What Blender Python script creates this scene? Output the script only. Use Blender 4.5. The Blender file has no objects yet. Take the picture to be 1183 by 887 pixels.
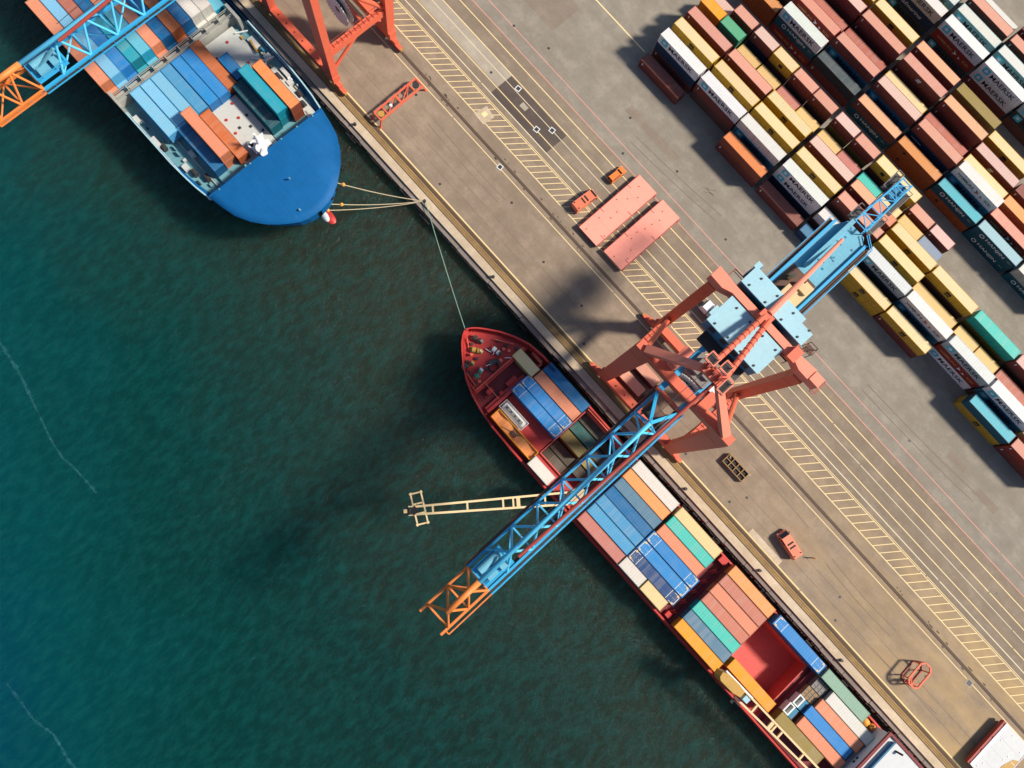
import bpy, math, random
from mathutils import Vector, Matrix
random.seed(7)
R = math.radians
SC = bpy.context.scene
COL = SC.collection

# ------------------------------------------------------------------ mesh helpers
class MB:
    def __init__(s): s.v = []; s.f = []
    def add(s, vs, fs):
        n = len(s.v); s.v += [tuple(p) for p in vs]; s.f += [tuple(i + n for i in f) for f in fs]; return s
    def box(s, x0, x1, y0, y1, z0, z1):
        v = [(x0,y0,z0),(x1,y0,z0),(x1,y1,z0),(x0,y1,z0),(x0,y0,z1),(x1,y0,z1),(x1,y1,z1),(x0,y1,z1)]
        return s.add(v, [(3,2,1,0),(4,5,6,7),(0,1,5,4),(1,2,6,5),(2,3,7,6),(3,0,4,7)])
    def cb(s, c, d): return s.box(c[0]-d[0]/2, c[0]+d[0]/2, c[1]-d[1]/2, c[1]+d[1]/2, c[2]-d[2]/2, c[2]+d[2]/2)
    def frame(s, p, q):
        p, q = Vector(p), Vector(q); d = (q-p).normalized()
        up = Vector((0,0,1)) if abs(d.z) < .95 else Vector((1,0,0))
        a = d.cross(up).normalized(); b = a.cross(d).normalized()
        return p, q, a, b
    def beam(s, p, q, w, h, w2=None, h2=None):
        p, q, a, b = s.frame(p, q); w2 = w if w2 is None else w2; h2 = h if h2 is None else h2
        v = [p-a*w/2-b*h/2, p+a*w/2-b*h/2, p+a*w/2+b*h/2, p-a*w/2+b*h/2, q-a*w2/2-b*h2/2, q+a*w2/2-b*h2/2, q+a*w2/2+b*h2/2, q-a*w2/2+b*h2/2]
        return s.add(v, [(3,2,1,0),(4,5,6,7),(0,1,5,4),(1,2,6,5),(2,3,7,6),(3,0,4,7)])
    def tube(s, p, q, r, n=8, r2=None):
        p, q, a, b = s.frame(p, q); r2 = r if r2 is None else r2; v = []
        for i in range(n):
            t = 2*math.pi*i/n; o = a*math.cos(t)+b*math.sin(t); v += [p+o*r, q+o*r2]
        f = [(2*i, 2*((i+1)%n), 2*((i+1)%n)+1, 2*i+1) for i in range(n)]
        f += [tuple(2*i for i in reversed(range(n))), tuple(2*i+1 for i in range(n))]
        return s.add(v, f)
    def path(s, pts, r, n=6):
        for a, b in zip(pts[:-1], pts[1:]): s.tube(a, b, r, n)
        return s
    def prism(s, pts, z0, z1):
        n = len(pts); v = [(x,y,z0) for x,y in pts] + [(x,y,z1) for x,y in pts]
        f = [tuple(reversed(range(n))), tuple(range(n,2*n))] + [(i,(i+1)%n,(i+1)%n+n,i+n) for i in range(n)]
        return s.add(v, f)
    def sheet(s, x0, x1, y0, y1, z): return s.add([(x0,y0,z),(x1,y0,z),(x1,y1,z),(x0,y1,z)], [(0,1,2,3)])
    def disc(s, x, y, z, r, n=12):
        return s.add([(x+r*math.cos(2*math.pi*i/n), y+r*math.sin(2*math.pi*i/n), z) for i in range(n)], [tuple(range(n))])
    def ball(s, c, rx, ry, rz, nu=12, nv=8):
        v = [(c[0], c[1], c[2]-rz)]
        for j in range(1, nv):
            t = -math.pi/2+math.pi*j/nv
            for i in range(nu):
                u = 2*math.pi*i/nu; v.append((c[0]+rx*math.cos(t)*math.cos(u), c[1]+ry*math.cos(t)*math.sin(u), c[2]+rz*math.sin(t)))
        v.append((c[0], c[1], c[2]+rz)); f = []
        for i in range(nu):
            f.append((0, 1+(i+1)%nu, 1+i)); k = 1+(nv-2)*nu; f.append((len(v)-1, k+i, k+(i+1)%nu))
        for j in range(nv-2):
            for i in range(nu):
                a = 1+j*nu; f.append((a+i, a+(i+1)%nu, a+nu+(i+1)%nu, a+nu+i))
        return s.add(v, f)
    def move(s, dx, dy, dz): s.v = [(x+dx, y+dy, z+dz) for x,y,z in s.v]; return s
    def mesh(s, name, mat, smooth=False):
        m = bpy.data.meshes.new(name); m.from_pydata(s.v, [], s.f); m.validate(); m.update()
        if mat: m.materials.append(mat)
        if smooth:
            for p in m.polygons: p.use_smooth = True
        return m

def link(name, mesh, parent=None, loc=None, rz=0.0, color=None):
    o = bpy.data.objects.new(name, mesh); COL.objects.link(o)
    if parent: o.parent = parent
    if loc: o.location = loc
    if rz: o.rotation_euler = (0, 0, rz)
    if color: o.color = (*color, 1)
    return o
def part(name, mb, mat, parent, smooth=False): return link(name, mb.mesh(name, mat, smooth), parent)
def tag(o, label, cat, group=None):
    o['label'] = label; o['category'] = cat
    if group: o['group'] = group
    return o
def thing(name, label, cat, loc=(0,0,0), rz=0.0, group=None):
    o = bpy.data.objects.new(name, None); COL.objects.link(o); o.empty_display_size = .5
    o.location = loc; o.rotation_euler = (0, 0, rz); return tag(o, label, cat, group)
def struct(name, mb, mat, kind='structure'):
    o = link(name, mb.mesh(name, mat)); o['kind'] = kind; return o
def copy_tree(o, parent=None):
    c = o.copy(); COL.objects.link(c)
    if parent: c.parent = parent
    for ch in list(o.children): copy_tree(ch, c)
    return c

# ------------------------------------------------------------------ materials
class NT:
    def __init__(s, name):
        s.m = bpy.data.materials.new(name); s.m.use_nodes = True; s.t = s.m.node_tree; s.t.nodes.clear()
        s.out = s.n('ShaderNodeOutputMaterial'); s.b = s.n('ShaderNodeBsdfPrincipled')
        s.l(s.b.outputs[0], s.out.inputs[0])
    def n(s, t, **k):
        x = s.t.nodes.new(t)
        for a, b in k.items(): setattr(x, a, b)
        return x
    def l(s, a, b): s.t.links.new(a, b)
    def noise(s, vec, scale, detail=4, rough=.55):
        x = s.n('ShaderNodeTexNoise'); x.inputs['Scale'].default_value = scale; x.inputs['Detail'].default_value = detail
        x.inputs['Roughness'].default_value = rough; s.l(vec, x.inputs['Vector']); return x.outputs['Fac']
    def ramp(s, fac, stops):
        x = s.n('ShaderNodeValToRGB'); e = x.color_ramp.elements
        while len(e) < len(stops): e.new(.5)
        for i, (p, c) in enumerate(stops): e[i].position = p; e[i].color = (*c, 1) if not isinstance(c, float) else (c, c, c, 1)
        s.l(fac, x.inputs[0]); return x.outputs[0]
    def mix(s, fac, a, b, mode='MIX'):
        x = s.n('ShaderNodeMix'); x.data_type = 'RGBA'; x.blend_type = mode
        for i, val in ((0, fac), (6, a), (7, b)):
            if hasattr(val, 'is_output'): s.l(val, x.inputs[i])
            elif i == 0: x.inputs[0].default_value = val
            else: x.inputs[i].default_value = (*val, 1)
        return x.outputs[2]
    def math(s, op, a, b=0.0, clamp=False):
        x = s.n('ShaderNodeMath'); x.operation = op; x.use_clamp = clamp
        for i, val in enumerate((a, b)):
            if hasattr(val, 'is_output'): s.l(val, x.inputs[i])
            else: x.inputs[i].default_value = val
        return x.outputs[0]
    def scale(s, vec, sc, add=None):
        x = s.n('ShaderNodeMapping'); x.inputs['Scale'].default_value = sc; s.l(vec, x.inputs[0])
        if add is not None: s.l(add, x.inputs['Location'])
        return x.outputs[0]
    def bump(s, h, strength, dist):
        x = s.n('ShaderNodeBump'); x.inputs['Strength'].default_value = strength; x.inputs['Distance'].default_value = dist
        s.l(h, x.inputs['Height']); s.l(x.outputs[0], s.b.inputs['Normal'])
    def fin(s, col, rough=.6, metal=0.0, spec=.4):
        if hasattr(col, 'is_output'): s.l(col, s.b.inputs['Base Color'])
        else: s.b.inputs['Base Color'].default_value = (*col, 1)
        if hasattr(rough, 'is_output'): s.l(rough, s.b.inputs['Roughness'])
        else: s.b.inputs['Roughness'].default_value = rough
        s.b.inputs['Metallic'].default_value = metal; s.b.inputs['Specular IOR Level'].default_value = spec
        return s.m
def pos(nt): return nt.n('ShaderNodeNewGeometry').outputs['Position']
def objc(nt): return nt.n('ShaderNodeTexCoord').outputs['Object']

def paint(name, c, rough=.5, wear=.35, rust=.0, sc=.6, spec=.35):
    nt = NT(name); p = objc(nt)
    f = nt.noise(p, sc, 6, .65); g = nt.noise(p, sc*9, 3)
    d = tuple(x*(1-wear*.7) for x in c); l = tuple(min(1, x*(1+wear*.45)+.02*wear) for x in c)
    col = nt.mix(nt.math('MULTIPLY', nt.math('ADD', f, g), .5), d, l)
    if rust:
        k = nt.ramp(nt.noise(p, sc*3.1, 8, .7), [(.60-.12*rust, 0.0), (.74-.1*rust, 1.0)])
        col = nt.mix(nt.math('MULTIPLY', k, min(1, rust)), col, (.16, .065, .03))
    return nt.fin(col, rough, 0, spec)

def container_paint(name, roof):
    nt = NT(name); p = objc(nt); oi = nt.n('ShaderNodeObjectInfo'); rnd = oi.outputs['Random']
    off = nt.n('ShaderNodeCombineXYZ'); r50 = nt.math('MULTIPLY', rnd, 97.0)
    for i in range(3): nt.l(r50, off.inputs[i])
    q = nt.scale(p, (1, 1, 1), off.outputs[0])
    base = oi.outputs['Color']
    big = nt.noise(nt.scale(q, (.35, .8, .8)), 1.0, 5, .6)
    fine = nt.noise(q, 4.5, 6, .7)
    if roof:
        col = nt.mix(nt.ramp(big, [(.35, 0.0), (.75, .45)]), base, nt.mix(.28, base, (.40, .35, .30)))
        col = nt.mix(nt.ramp(fine, [(.40, .16), (.60, 0.0)]), col, nt.mix(.75, base, (.05, .035, .025)))
        spots = nt.math('MULTIPLY', nt.ramp(nt.noise(q, 1.1, 9, .78), [(.58, 0.0), (.70, .8)]), nt.math('POWER', nt.math('FRACT', nt.math('MULTIPLY', rnd, 7.31)), 1.6))
        band = nt.ramp(nt.noise(nt.scale(q, (.9, .08, .1)), 1.0, 3, .5), [(.50, 0.0), (.60, .30)])
        col = nt.mix(nt.math('MULTIPLY', band, nt.math('FRACT', nt.math('MULTIPLY', rnd, 3.77))), col, nt.mix(.55, base, (.42, .38, .34)))
        col = nt.mix(spots, col, (.20, .095, .05))
        seam = nt.n('ShaderNodeTexWave'); seam.bands_direction = 'X'; seam.inputs['Scale'].default_value = .62; nt.l(q, seam.inputs[0])
        col = nt.mix(nt.ramp(seam.outputs['Fac'], [(.0, .05), (.25, 0.0)]), col, (.05, .04, .035))
    else:
        streak = nt.noise(nt.scale(q, (3.0, 3.0, .25)), 1.0, 5, .65)
        col = nt.mix(nt.ramp(streak, [(.35, .35), (.62, 0.0)]), base, nt.mix(.7, base, (.06, .045, .035)))
        spots = nt.ramp(nt.noise(q, 1.1, 8, .75), [(.62, 0.0), (.70, .5)])
        col = nt.mix(spots, col, (.14, .06, .03))
    col = nt.mix(nt.math('MULTIPLY', nt.math('SUBTRACT', rnd, .5), .25), col, (1, 1, 1)) if False else col
    return nt.fin(col, .62 if roof else .5, 0, .3)

def ground(name, c1, c2, stain, grain=.12, along=.25, rustc=None):
    nt = NT(name); p = pos(nt)
    big = nt.noise(p, .035, 6, .6); mid = nt.noise(nt.scale(p, (along, 1.4, 1)), .28, 6, .65)
    fine = nt.noise(p, 2.2, 5, .75); vf = nt.noise(p, 9.0, 3, .8)
    col = nt.mix(nt.ramp(big, [(.32, 0.0), (.68, 1.0)]), c1, c2)
    col = nt.mix(nt.ramp(mid, [(.40, .30), (.60, 0.0)]), col, stain)
    blot = nt.noise(p, .24, 9, .74)
    col = nt.mix(nt.ramp(blot, [(.36, .42), (.56, 0.0)]), col, stain)
    lite = tuple(min(1, x*1.35) for x in c2)
    col = nt.mix(nt.ramp(blot, [(.52, 0.0), (.72, .42)]), col, lite)
    col = nt.mix(nt.math('MULTIPLY', nt.math('SUBTRACT', fine, .38, True), 1.3*grain*4, True), col, tuple(x*.55 for x in c1))
    col = nt.mix(nt.math('MULTIPLY', nt.math('SUBTRACT', vf, .5, True), 2.0), col, lite)
    spot = nt.ramp(nt.noise(p, .55, 9, .72), [(.66, 0.0), (.74, .55)])
    col = nt.mix(spot, col, tuple(x*.45 for x in stain))
    if rustc:
        sx = nt.n('ShaderNodeSeparateXYZ'); nt.l(p, sx.inputs[0])
        gx = nt.math('MULTIPLY', nt.math('ADD', sx.outputs[0], -30.0), 1/90.0, True)
        rn = nt.ramp(nt.noise(nt.scale(p, (.4, 1, 1)), .16, 6, .65), [(.35, 0.0), (.65, 1.0)])
        col = nt.mix(nt.math('MULTIPLY', nt.math('MULTIPLY', gx, rn), .75), col, rustc)
    nt.bump(fine, .25, .03)
    return nt.fin(col, .85, 0, .25)

# the silt and depth of the water vary over tens of metres
def water_mat():
    nt = NT('harbour_water'); p = pos(nt); sx = nt.n('ShaderNodeSeparateXYZ'); nt.l(p, sx.inputs[0])
    X, Y = sx.outputs[0], sx.outputs[1]
    w = nt.math('MULTIPLY', nt.math('SUBTRACT', nt.noise(p, .022, 4, .6), .5), 60.0)
    d = nt.math('ADD', Y, w)
    silt = nt.math('MULTIPLY', nt.math('ADD', d, 34.0), 1/72.0, True)              # silty shallows by the quay
    deep = nt.ramp(nt.math('MULTIPLY', nt.math('ADD', nt.math('ADD', d, nt.math('MULTIPLY', X, .55)), 165.0), 1/150.0, True),
                   [(0.0, (.0, .036, .092)), (.26, (.0, .041, .076)), (.46, (.0003, .045, .052)), (.66, (.0012, .031, .029)), (1.0, (.006, .022, .019))])
    col = nt.mix(silt, deep, (.022, .026, .017))
    q = nt.scale(p, (1.0, 1.0, 1.0))
    m = nt.n('ShaderNodeMapping'); m.inputs['Rotation'].default_value = (0, 0, R(28)); m.inputs['Scale'].default_value = (1.6, .7, 1); nt.l(p, m.inputs[0])
    rip = nt.noise(m.outputs[0], .45, 8, .68); rip2 = nt.noise(m.outputs[0], 1.7, 5, .7)
    col = nt.mix(nt.ramp(rip, [(.42, 0.0), (.70, .75)]), col, nt.mix(.5, col, (.006, .095, .09)))
    fleck = nt.ramp(nt.noise(m.outputs[0], 1.15, 9, .8), [(.70, 0.0), (.76, .8)])
    patch = nt.ramp(nt.noise(p, .05, 3), [(.48, 0.0), (.62, 1.0)])
    col = nt.mix(nt.math('MULTIPLY', fleck, patch), col, (.42, .48, .46))
    h = nt.math('ADD', nt.math('MULTIPLY', rip, .9), nt.math('MULTIPLY', rip2, .35))
    nt.bump(h, .7, .7)
    nt.b.subsurface_method = 'BURLEY'; nt.b.inputs['Subsurface Weight'].default_value = .8
    nt.b.inputs['Subsurface Radius'].default_value = (.7, 1.0, 1.0); nt.b.inputs['Subsurface Scale'].default_value = 20.0
    return nt.fin(col, .13, 0, .09)

def foam_mat():
    nt = NT('foam'); p = pos(nt)
    f = nt.ramp(nt.noise(p, 1.3, 7, .75), [(.38, 0.0), (.74, .42)])
    tr = nt.n('ShaderNodeBsdfTransparent'); mx = nt.n('ShaderNodeMixShader')
    nt.fin((.06, .24, .31), .7); nt.l(f, mx.inputs[0]); nt.l(tr.outputs[0], mx.inputs[1]); nt.l(nt.b.outputs[0], mx.inputs[2]); nt.l(mx.outputs[0], nt.out.inputs[0])
    return nt.m

M = {}
M['c_side'] = container_paint('container_side_paint', False)
M['c_roof'] = container_paint('container_roof_paint', True)
M['dark_letter'] = paint('dark_lettering', (.012, .014, .022), .6, .2)
M['white_letter'] = paint('white_lettering', (.66, .68, .68), .6, .15)
M['cyan_letter'] = paint('cyan_emblem', (.05, .46, .62), .5, .2)
M['red_letter'] = paint('red_emblem', (.42, .04, .03), .5, .2)
M['tan_letter'] = paint('tan_lettering', (.55, .30, .12), .5, .2)
M['steel'] = paint('dull_steel', (.20, .19, .18), .5, .5, .6, 1.2)
M['dark_steel'] = paint('dark_steel', (.035, .035, .037), .5, .5, .4, 1.0)
M['black'] = paint('black_rubber', (.012, .012, .013), .7, .4)
M['glass'] = NT('dark_glass').fin((.01, .012, .015), .08, 0, .5)
M['coral'] = paint('coral_crane_paint', (.70, .135, .07), .5, .36, .30, .35)
M['coral_pale'] = paint('sunlit_coral_paint', (.80, .24, .155), .55, .28, .15, .4)  # pale copy of the coral, its sunlit pink put into the colour
M['red_pipe'] = paint('red_stay_paint', (.34, .05, .035), .5, .4, .3)
M['chord_blue'] = paint('pale_chord_blue', (.10, .52, .80), .45, .25, .08, .4)
M['crane_blue'] = paint('crane_blue_paint', (.03, .36, .66), .45, .35, .15, .5)
M['crane_blue_pale'] = paint('weathered_pale_blue_paint', (.13, .40, .54), .6, .6, .22, .30)
M['house_blue'] = paint('house_roof_pale_blue', (.32, .55, .64), .6, .32, .12, .22)
M['house_wall'] = paint('house_wall_blue', (.03, .19, .33), .5, .3, .1)
M['brown_rail'] = paint('rust_brown_rail', (.10, .05, .035), .7, .5, .7)
M['tip_orange'] = paint('orange_boom_tip', (.72, .21, .045), .5, .3, .2)
M['cream'] = paint('cream_paint', (.62, .45, .24), .5, .3, .2, .8)
M['ship_red'] = paint('red_hull_paint', (.52, .036, .030), .45, .45, .25, .3)
M['ship_red_deck'] = paint('red_deck_paint', (.47, .038, .036), .6, .5, .35, .28)
M['maroon'] = paint('maroon_paint', (.20, .022, .028), .6, .45, .3, .4)
M['hold'] = paint('hold_plating', (.58, .095, .08), .65, .5, .25, .2)
M['hold_dark'] = paint('grimy_hold_plating', (.05, .045, .03), .8, .6, .5, .3)
def plated(name, c):
    nt = NT(name); p = objc(nt); f = nt.noise(p, .16, 7, .68); g = nt.noise(nt.scale(p, (1, 3, 1)), .5, 8, .72)
    col = nt.mix(f, tuple(x*.72 for x in c), tuple(x*1.25+.004 for x in c))
    br = nt.n('ShaderNodeTexBrick'); br.inputs['Scale'].default_value = .11; br.inputs['Mortar Size'].default_value = .006; br.inputs['Color1'].default_value = (1,1,1,1); br.inputs['Color2'].default_value = (.95,.95,.95,1); br.inputs['Mortar'].default_value = (.80,.82,.84,1); nt.l(p, br.inputs['Vector'])
    col = nt.mix(.8, col, br.outputs[0], 'MULTIPLY')
    col = nt.mix(nt.ramp(g, [(.60, 0.0), (.72, .25)]), col, (.06, .17, .30))
    col = nt.mix(nt.ramp(nt.noise(p, .9, 9, .75), [(.66, 0.0), (.73, .6)]), col, (.06, .04, .03))
    return nt.fin(col, .6, 0, .18)
M['ship_blue'] = plated('blue_ship_plating', (.001, .098, .29))
M['ship_blue_deck'] = paint('blue_grey_deck', (.13, .31, .36), .6, .6, .25, .3)
M['hatch_grey'] = paint('hatch_pale_grey', (.50, .52, .50), .6, .3, .2, .25)
M['beige'] = paint('beige_bridge_paint', (.36, .365, .33), .6, .5, .35, .6)
M['white'] = paint('white_paint', (.68, .70, .70), .5, .25, .14, .5)
M['roof_white'] = paint('weathered_white_roof', (.56, .58, .59), .6, .3, .16, .3)
M['lilac'] = paint('pale_grey_paint', (.74, .75, .80), .5, .2, .1, .4)
M['yellow_crane'] = paint('ship_crane_yellow', (.72, .54, .30), .5, .3, .15, .6)
M['ochre'] = paint('ochre_paint', (.48, .28, .06), .5, .4, .35, .6)
M['hatch_coral'] = paint('salmon_hatch_paint', (.90, .33, .25), .6, .22, .2, .3)
M['car_orange'] = paint('orange_car_paint', (.74, .20, .045), .3, .12, .05, .8, .5)
M['van_coral'] = paint('coral_van_paint', (.70, .19, .10), .35, .15, .1, .8, .5)
M['rope'] = paint('rope', (.50, .42, .28), .9, .3)
M['rope_green'] = paint('green_rope', (.22, .36, .28), .9, .3)
M['orange_float'] = paint('orange_float', (.75, .32, .05), .6, .2)
M['silver'] = paint('silver_tank_paint', (.55, .58, .58), .35, .25, .15, .8)
M['green'] = paint('green_paint', (.03, .22, .15), .5, .3, .2)
M['wood'] = paint('timber', (.30, .19, .09), .8, .5, .2, 1.2)
M['skin'] = paint('skin', (.45, .27, .18), .6, .1)
M['hi_vis'] = paint('orange_work_jacket', (.85, .24, .05), .7, .15)
M['navy_cloth'] = paint('dark_work_trousers', (.02, .025, .04), .8, .2)
M['yellow_line'] = paint('worn_yellow_marking', (.80, .63, .33), .75, .3, .10, 1.1)
M['pale_line'] = paint('worn_pale_marking', (.70, .60, .42), .75, .35, .12, 1.1)
M['pink_line'] = paint('pink_marking', (.72, .32, .26), .75, .3, .08, 1.1)
M['apron'] = ground('apron_asphalt', (.238, .182, .134), (.302, .236, .174), (.150, .113, .082), .12, .18, (.45, .31, .14))
M['lane'] = ground('lane_asphalt', (.215, .170, .125), (.275, .222, .166), (.14, .108, .08), .12, .06)
M['yard'] = ground('yard_concrete', (.225, .203, .168), (.29, .262, .216), (.165, .14, .112), .10, .35)
M['coping'] = ground('coping_concrete', (.48, .39, .28), (.58, .48, .36), (.34, .25, .16), .12, .3)
M['trench'] = ground('rusty_rail_bed', (.28, .175, .07), (.42, .27, .105), (.12, .075, .045), .12, .08)
M['groove'] = paint('rail_groove_dirt', (.085, .058, .04), .85, .5, .3, .8)
M['yard_patch'] = ground('yard_patch_asphalt', (.225, .185, .145), (.265, .22, .175), (.16, .125, .1), .1, .1)
M['ledge'] = ground('wet_quay_concrete', (.22, .185, .165), (.28, .235, .21), (.12, .10, .09), .2, .3)
M['patch_dark'] = ground('dark_asphalt_patch', (.085, .066, .058), (.115, .09, .076), (.055, .046, .042), .1, .1)
M['patch_mid'] = ground('asphalt_patch', (.16, .12, .10), (.20, .15, .12), (.11, .085, .07), .1, .1)
M['patch_pale'] = ground('pale_concrete_lane', (.34, .30, .24), (.40, .36, .29), (.24, .20, .16), .1, .1)
M['water'] = water_mat()
M['foam'] = foam_mat()

# ------------------------------------------------------------------ lettering
def text_mb(txt, size, bold=.0, width=None):
    cu = bpy.data.curves.new('lettering', 'FONT'); cu.body = txt; cu.size = size; cu.offset = bold; cu.resolution_u = 2
    o = bpy.data.objects.new('lettering', cu); COL.objects.link(o)
    bpy.context.view_layer.update()
    dg = bpy.context.evaluated_depsgraph_get(); me = bpy.data.meshes.new_from_object(o.evaluated_get(dg))
    mb = MB(); mb.v = [tuple(v.co) for v in me.vertices]; mb.f = [tuple(p.vertices) for p in me.polygons]
    bpy.data.objects.remove(o); bpy.data.curves.remove(cu); bpy.data.meshes.remove(me)
    xs = [v[0] for v in mb.v]; ys = [v[1] for v in mb.v]; x0, x1, y0, y1 = min(xs), max(xs), min(ys), max(ys)
    k = (width/(x1-x0)) if width else 1.0
    mb.v = [((x-x0)*k, 0.0, y-y0) for x, y, z in mb.v]
    mb.w = (x1-x0)*k; mb.h = y1-y0
    return mb
HC = 2.78   # container height
WC = 2.44
def sidepos(mb, x, z):   # put lettering on the -Y face
    m = MB(); m.v = [(a+x, -.012, c+z) for a, b, c in mb.v]; m.f = mb.f; return m
def rect(x0, x1, z0, z1): return MB().add([(x0,0,z0),(x1,0,z0),(x1,0,z1),(x0,0,z1)], [(0,1,2,3)])
def star(cx, cz, r, n=7):
    v = [(cx, -.004, cz)]
    for i in range(2*n):
        a = math.pi*i/n+math.pi/2; q = r if i % 2 == 0 else r*.45; v.append((cx+q*math.cos(a), -.004, cz+q*math.sin(a)))
    return MB().add(v, [(0, 1+(i+1)%(2*n), 1+i) for i in range(2*n)])
def roundsq(cx, cz, r):
    v = []
    for i, (sx, sz) in enumerate(((1,1),(-1,1),(-1,-1),(1,-1))):
        for k in range(4):
            a = math.pi/2*i+math.pi/2*k/3; v.append((cx+sx*r*.7+r*.3*math.cos(a), 0, cz+sz*r*.7+r*.3*math.sin(a)))
    return MB().add(v, [tuple(reversed(range(16)))])
LET = {}
def reg(key, *parts): LET[key] = [(n, sidepos(mb, 0, 0).mesh(n, M[m])) for n, mb, m in parts]
def at(mb, x, z):
    k = MB(); k.v = [(a+x, b, c+z) for a, b, c in mb.v]; k.f = mb.f; return k
t = text_mb('MAERSK', 1.7, .018, 7.3)
sq = roundsq(1.75, 1.42, .86)
st = star(1.75, 1.42, .62)
reg('maersk', ('lettering', at(t, 3.2, .80), 'dark_letter'), ('emblem', sq, 'cyan_letter'))
LET['maersk'].append(('emblem', MB().add([(a, -.02, c) for a, b, c in st.v], st.f).mesh('emblem', M['white_letter'])))
t = text_mb('HANJIN', 1.15, .02, 5.6)
ring = MB()
for i in range(16):
    a0, a1 = 2*math.pi*i/16, 2*math.pi*(i+1)/16
    ring.add([(2.6+r*math.cos(a), 0, 1.5+r*math.sin(a)) for a in (a0, a1) for r in (.38, .62)], [(0,1,3,2)])
reg('hanjin', ('lettering', at(t, 3.7, 1.05), 'white_letter'), ('emblem', ring, 'white_letter'),
    ('marking', at(text_mb('HJCU', .42), 10.3, 1.6), 'white_letter'))
t = text_mb('HAMBURG', .95, .01, 4.6); t2 = text_mb('SÜD', .95, .01, 1.9)
def flags(m):
    f = MB().add([(6.4,0,.75),(7.5,0,1.35),(6.4,0,2.0),(6.75,0,1.4)], [(0,1,2,3)])
    return f.add([(8.0,0,.7),(8.75,0,1.15),(8.0,0,1.55),(8.2,0,1.12)], [(0,1,2,3)])
reg('hamburg', ('lettering', at(t, 1.3, 1.0), 'tan_letter'), ('lettering', at(t2, 9.4, 1.0), 'tan_letter'), ('emblem', flags(0), 'white_letter'))
reg('hamburg_white', ('lettering', at(t, 1.3, 1.0), 'dark_letter'), ('lettering', at(t2, 9.4, 1.0), 'dark_letter'), ('emblem', flags(0), 'red_letter'))
t = text_mb('Safmarine', 1.5, .0, 6.8)
for i, v in enumerate(t.v): t.v[i] = (v[0]+v[2]*.35, v[1], v[2])
reg('script', ('lettering', at(t, 2.2, .75), 'white_letter'))
LET['msc'] = []
reg('msc', ('emblem', rect(5.45, 6.75, .70, 2.05), 'dark_letter'))
LET['msc'].append(('lettering', MB().add([(a, -.02, c) for a, b, c in at(text_mb('msc', .62, .02, 1.05), 5.58, 1.1).v], at(text_mb('msc', .62, .02, 1.05), 5.58, 1.1).f).mesh('lettering', M['ochre'])))
reg('mark', ('marking', rect(.75, 1.0, 1.5, 2.25), 'white_letter'))
reg('bigmark', ('emblem', rect(5.4, 6.5, 1.0, 1.35).add(rect(5.6, 6.7, 1.5, 1.85).v, [(0,1,2,3)]), 'white_letter'))
reg('dash', ('marking', rect(1.2, 4.2, 1.5, 1.72), 'white_letter'))
reg('twodot', ('emblem', rect(2.7, 3.4, 1.3, 1.9), 'dark_letter'))
reg('box', ('emblem', rect(.6, 1.7, 1.5, 2.1), 'cyan_letter'))
LSHORT = {'msc20': []}
reg('msc20', ('emblem', rect(2.6, 3.6, .9, 1.8), 'dark_letter'))

# ------------------------------------------------------------------ shipping containers
BODY = {}
def build_container(L):
    H, W = HC, WC; b = MB()
    n = int(L/.55); x0, x1 = .16, L-.16; dx = (x1-x0)/n
    for y, d in ((.0, 1), (W, -1)):                      # corrugated long sides
        prof = []
        for i in range(n):
            a = x0+i*dx; prof += [(a, .075), (a+.22*dx, .075), (a+.36*dx, .022), (a+.82*dx, .022), (a+.96*dx, .075)]
        prof.append((x1, .075)); v = []; f = []
        for (px, o) in prof: v += [(px, y+d*o, .15), (px, y+d*o, H-.1)]
        for i in range(len(prof)-1): f.append((2*i, 2*i+2, 2*i+3, 2*i+1) if d == 1 else (2*i+2, 2*i, 2*i+1, 2*i+3))
        b.add(v, f)
    for yy in (0, W-.1): b.box(.15, L-.15, yy, yy+.1, 0, .15); b.box(.15, L-.15, yy, yy+.1, H-.1, H)
    for xx in (0, L-.16):
        for yy in (0, W-.16): b.box(xx, xx+.16, yy, yy+.16, .12, H-.12); b.box(xx-.004, xx+.164, yy-.004, yy+.164, -.004, .12); b.box(xx-.004, xx+.164, yy-.004, yy+.164, H-.12, H+.006)
        b.box(xx+.01, xx+.15, .16, W-.16, 0, .15); b.box(xx+.01, xx+.15, .16, W-.16, H-.1, H)
    b.box(.05, .09, .16, W-.16, .15, H-.1)               # closed end
    b.box(.15, L-.15, .1, W-.1, .02, .06)
    r = MB(); m = int(L/.6); e0, e1 = .16, L-.16; d = (e1-e0)/m; v = []; f = []
    for i in range(m+1):
        for (k, z) in ((0, -.018), (.3, -.018), (.42, -.008), (.88, -.008)):
            if i == m and k > 0: break
            v += [(e0+(i+k)*d, .1, H+z), (e0+(i+k)*d, W-.1, H+z)]
    for i in range(len(v)//2-1): f.append((2*i, 2*i+2, 2*i+3, 2*i+1))
    r.add(v, f)
    g = MB(); g.box(L-.11, L-.06, .165, W/2-.01, .155, H-.105); g.box(L-.11, L-.06, W/2+.01, W-.165, .155, H-.105)
    for yy in (.55, .95, 1.5, 1.9): g.tube((L-.035, yy, .2), (L-.035, yy, H-.15), .022, 6)
    return b.mesh('shipping_container', M['c_side']), r.mesh('roof_panel', M['c_roof']), g.mesh('door', M['c_side'])
for L in (6.06, 12.19, 13.72): BODY[L] = build_container(L)
W45 = []; Y45 = []
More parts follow.
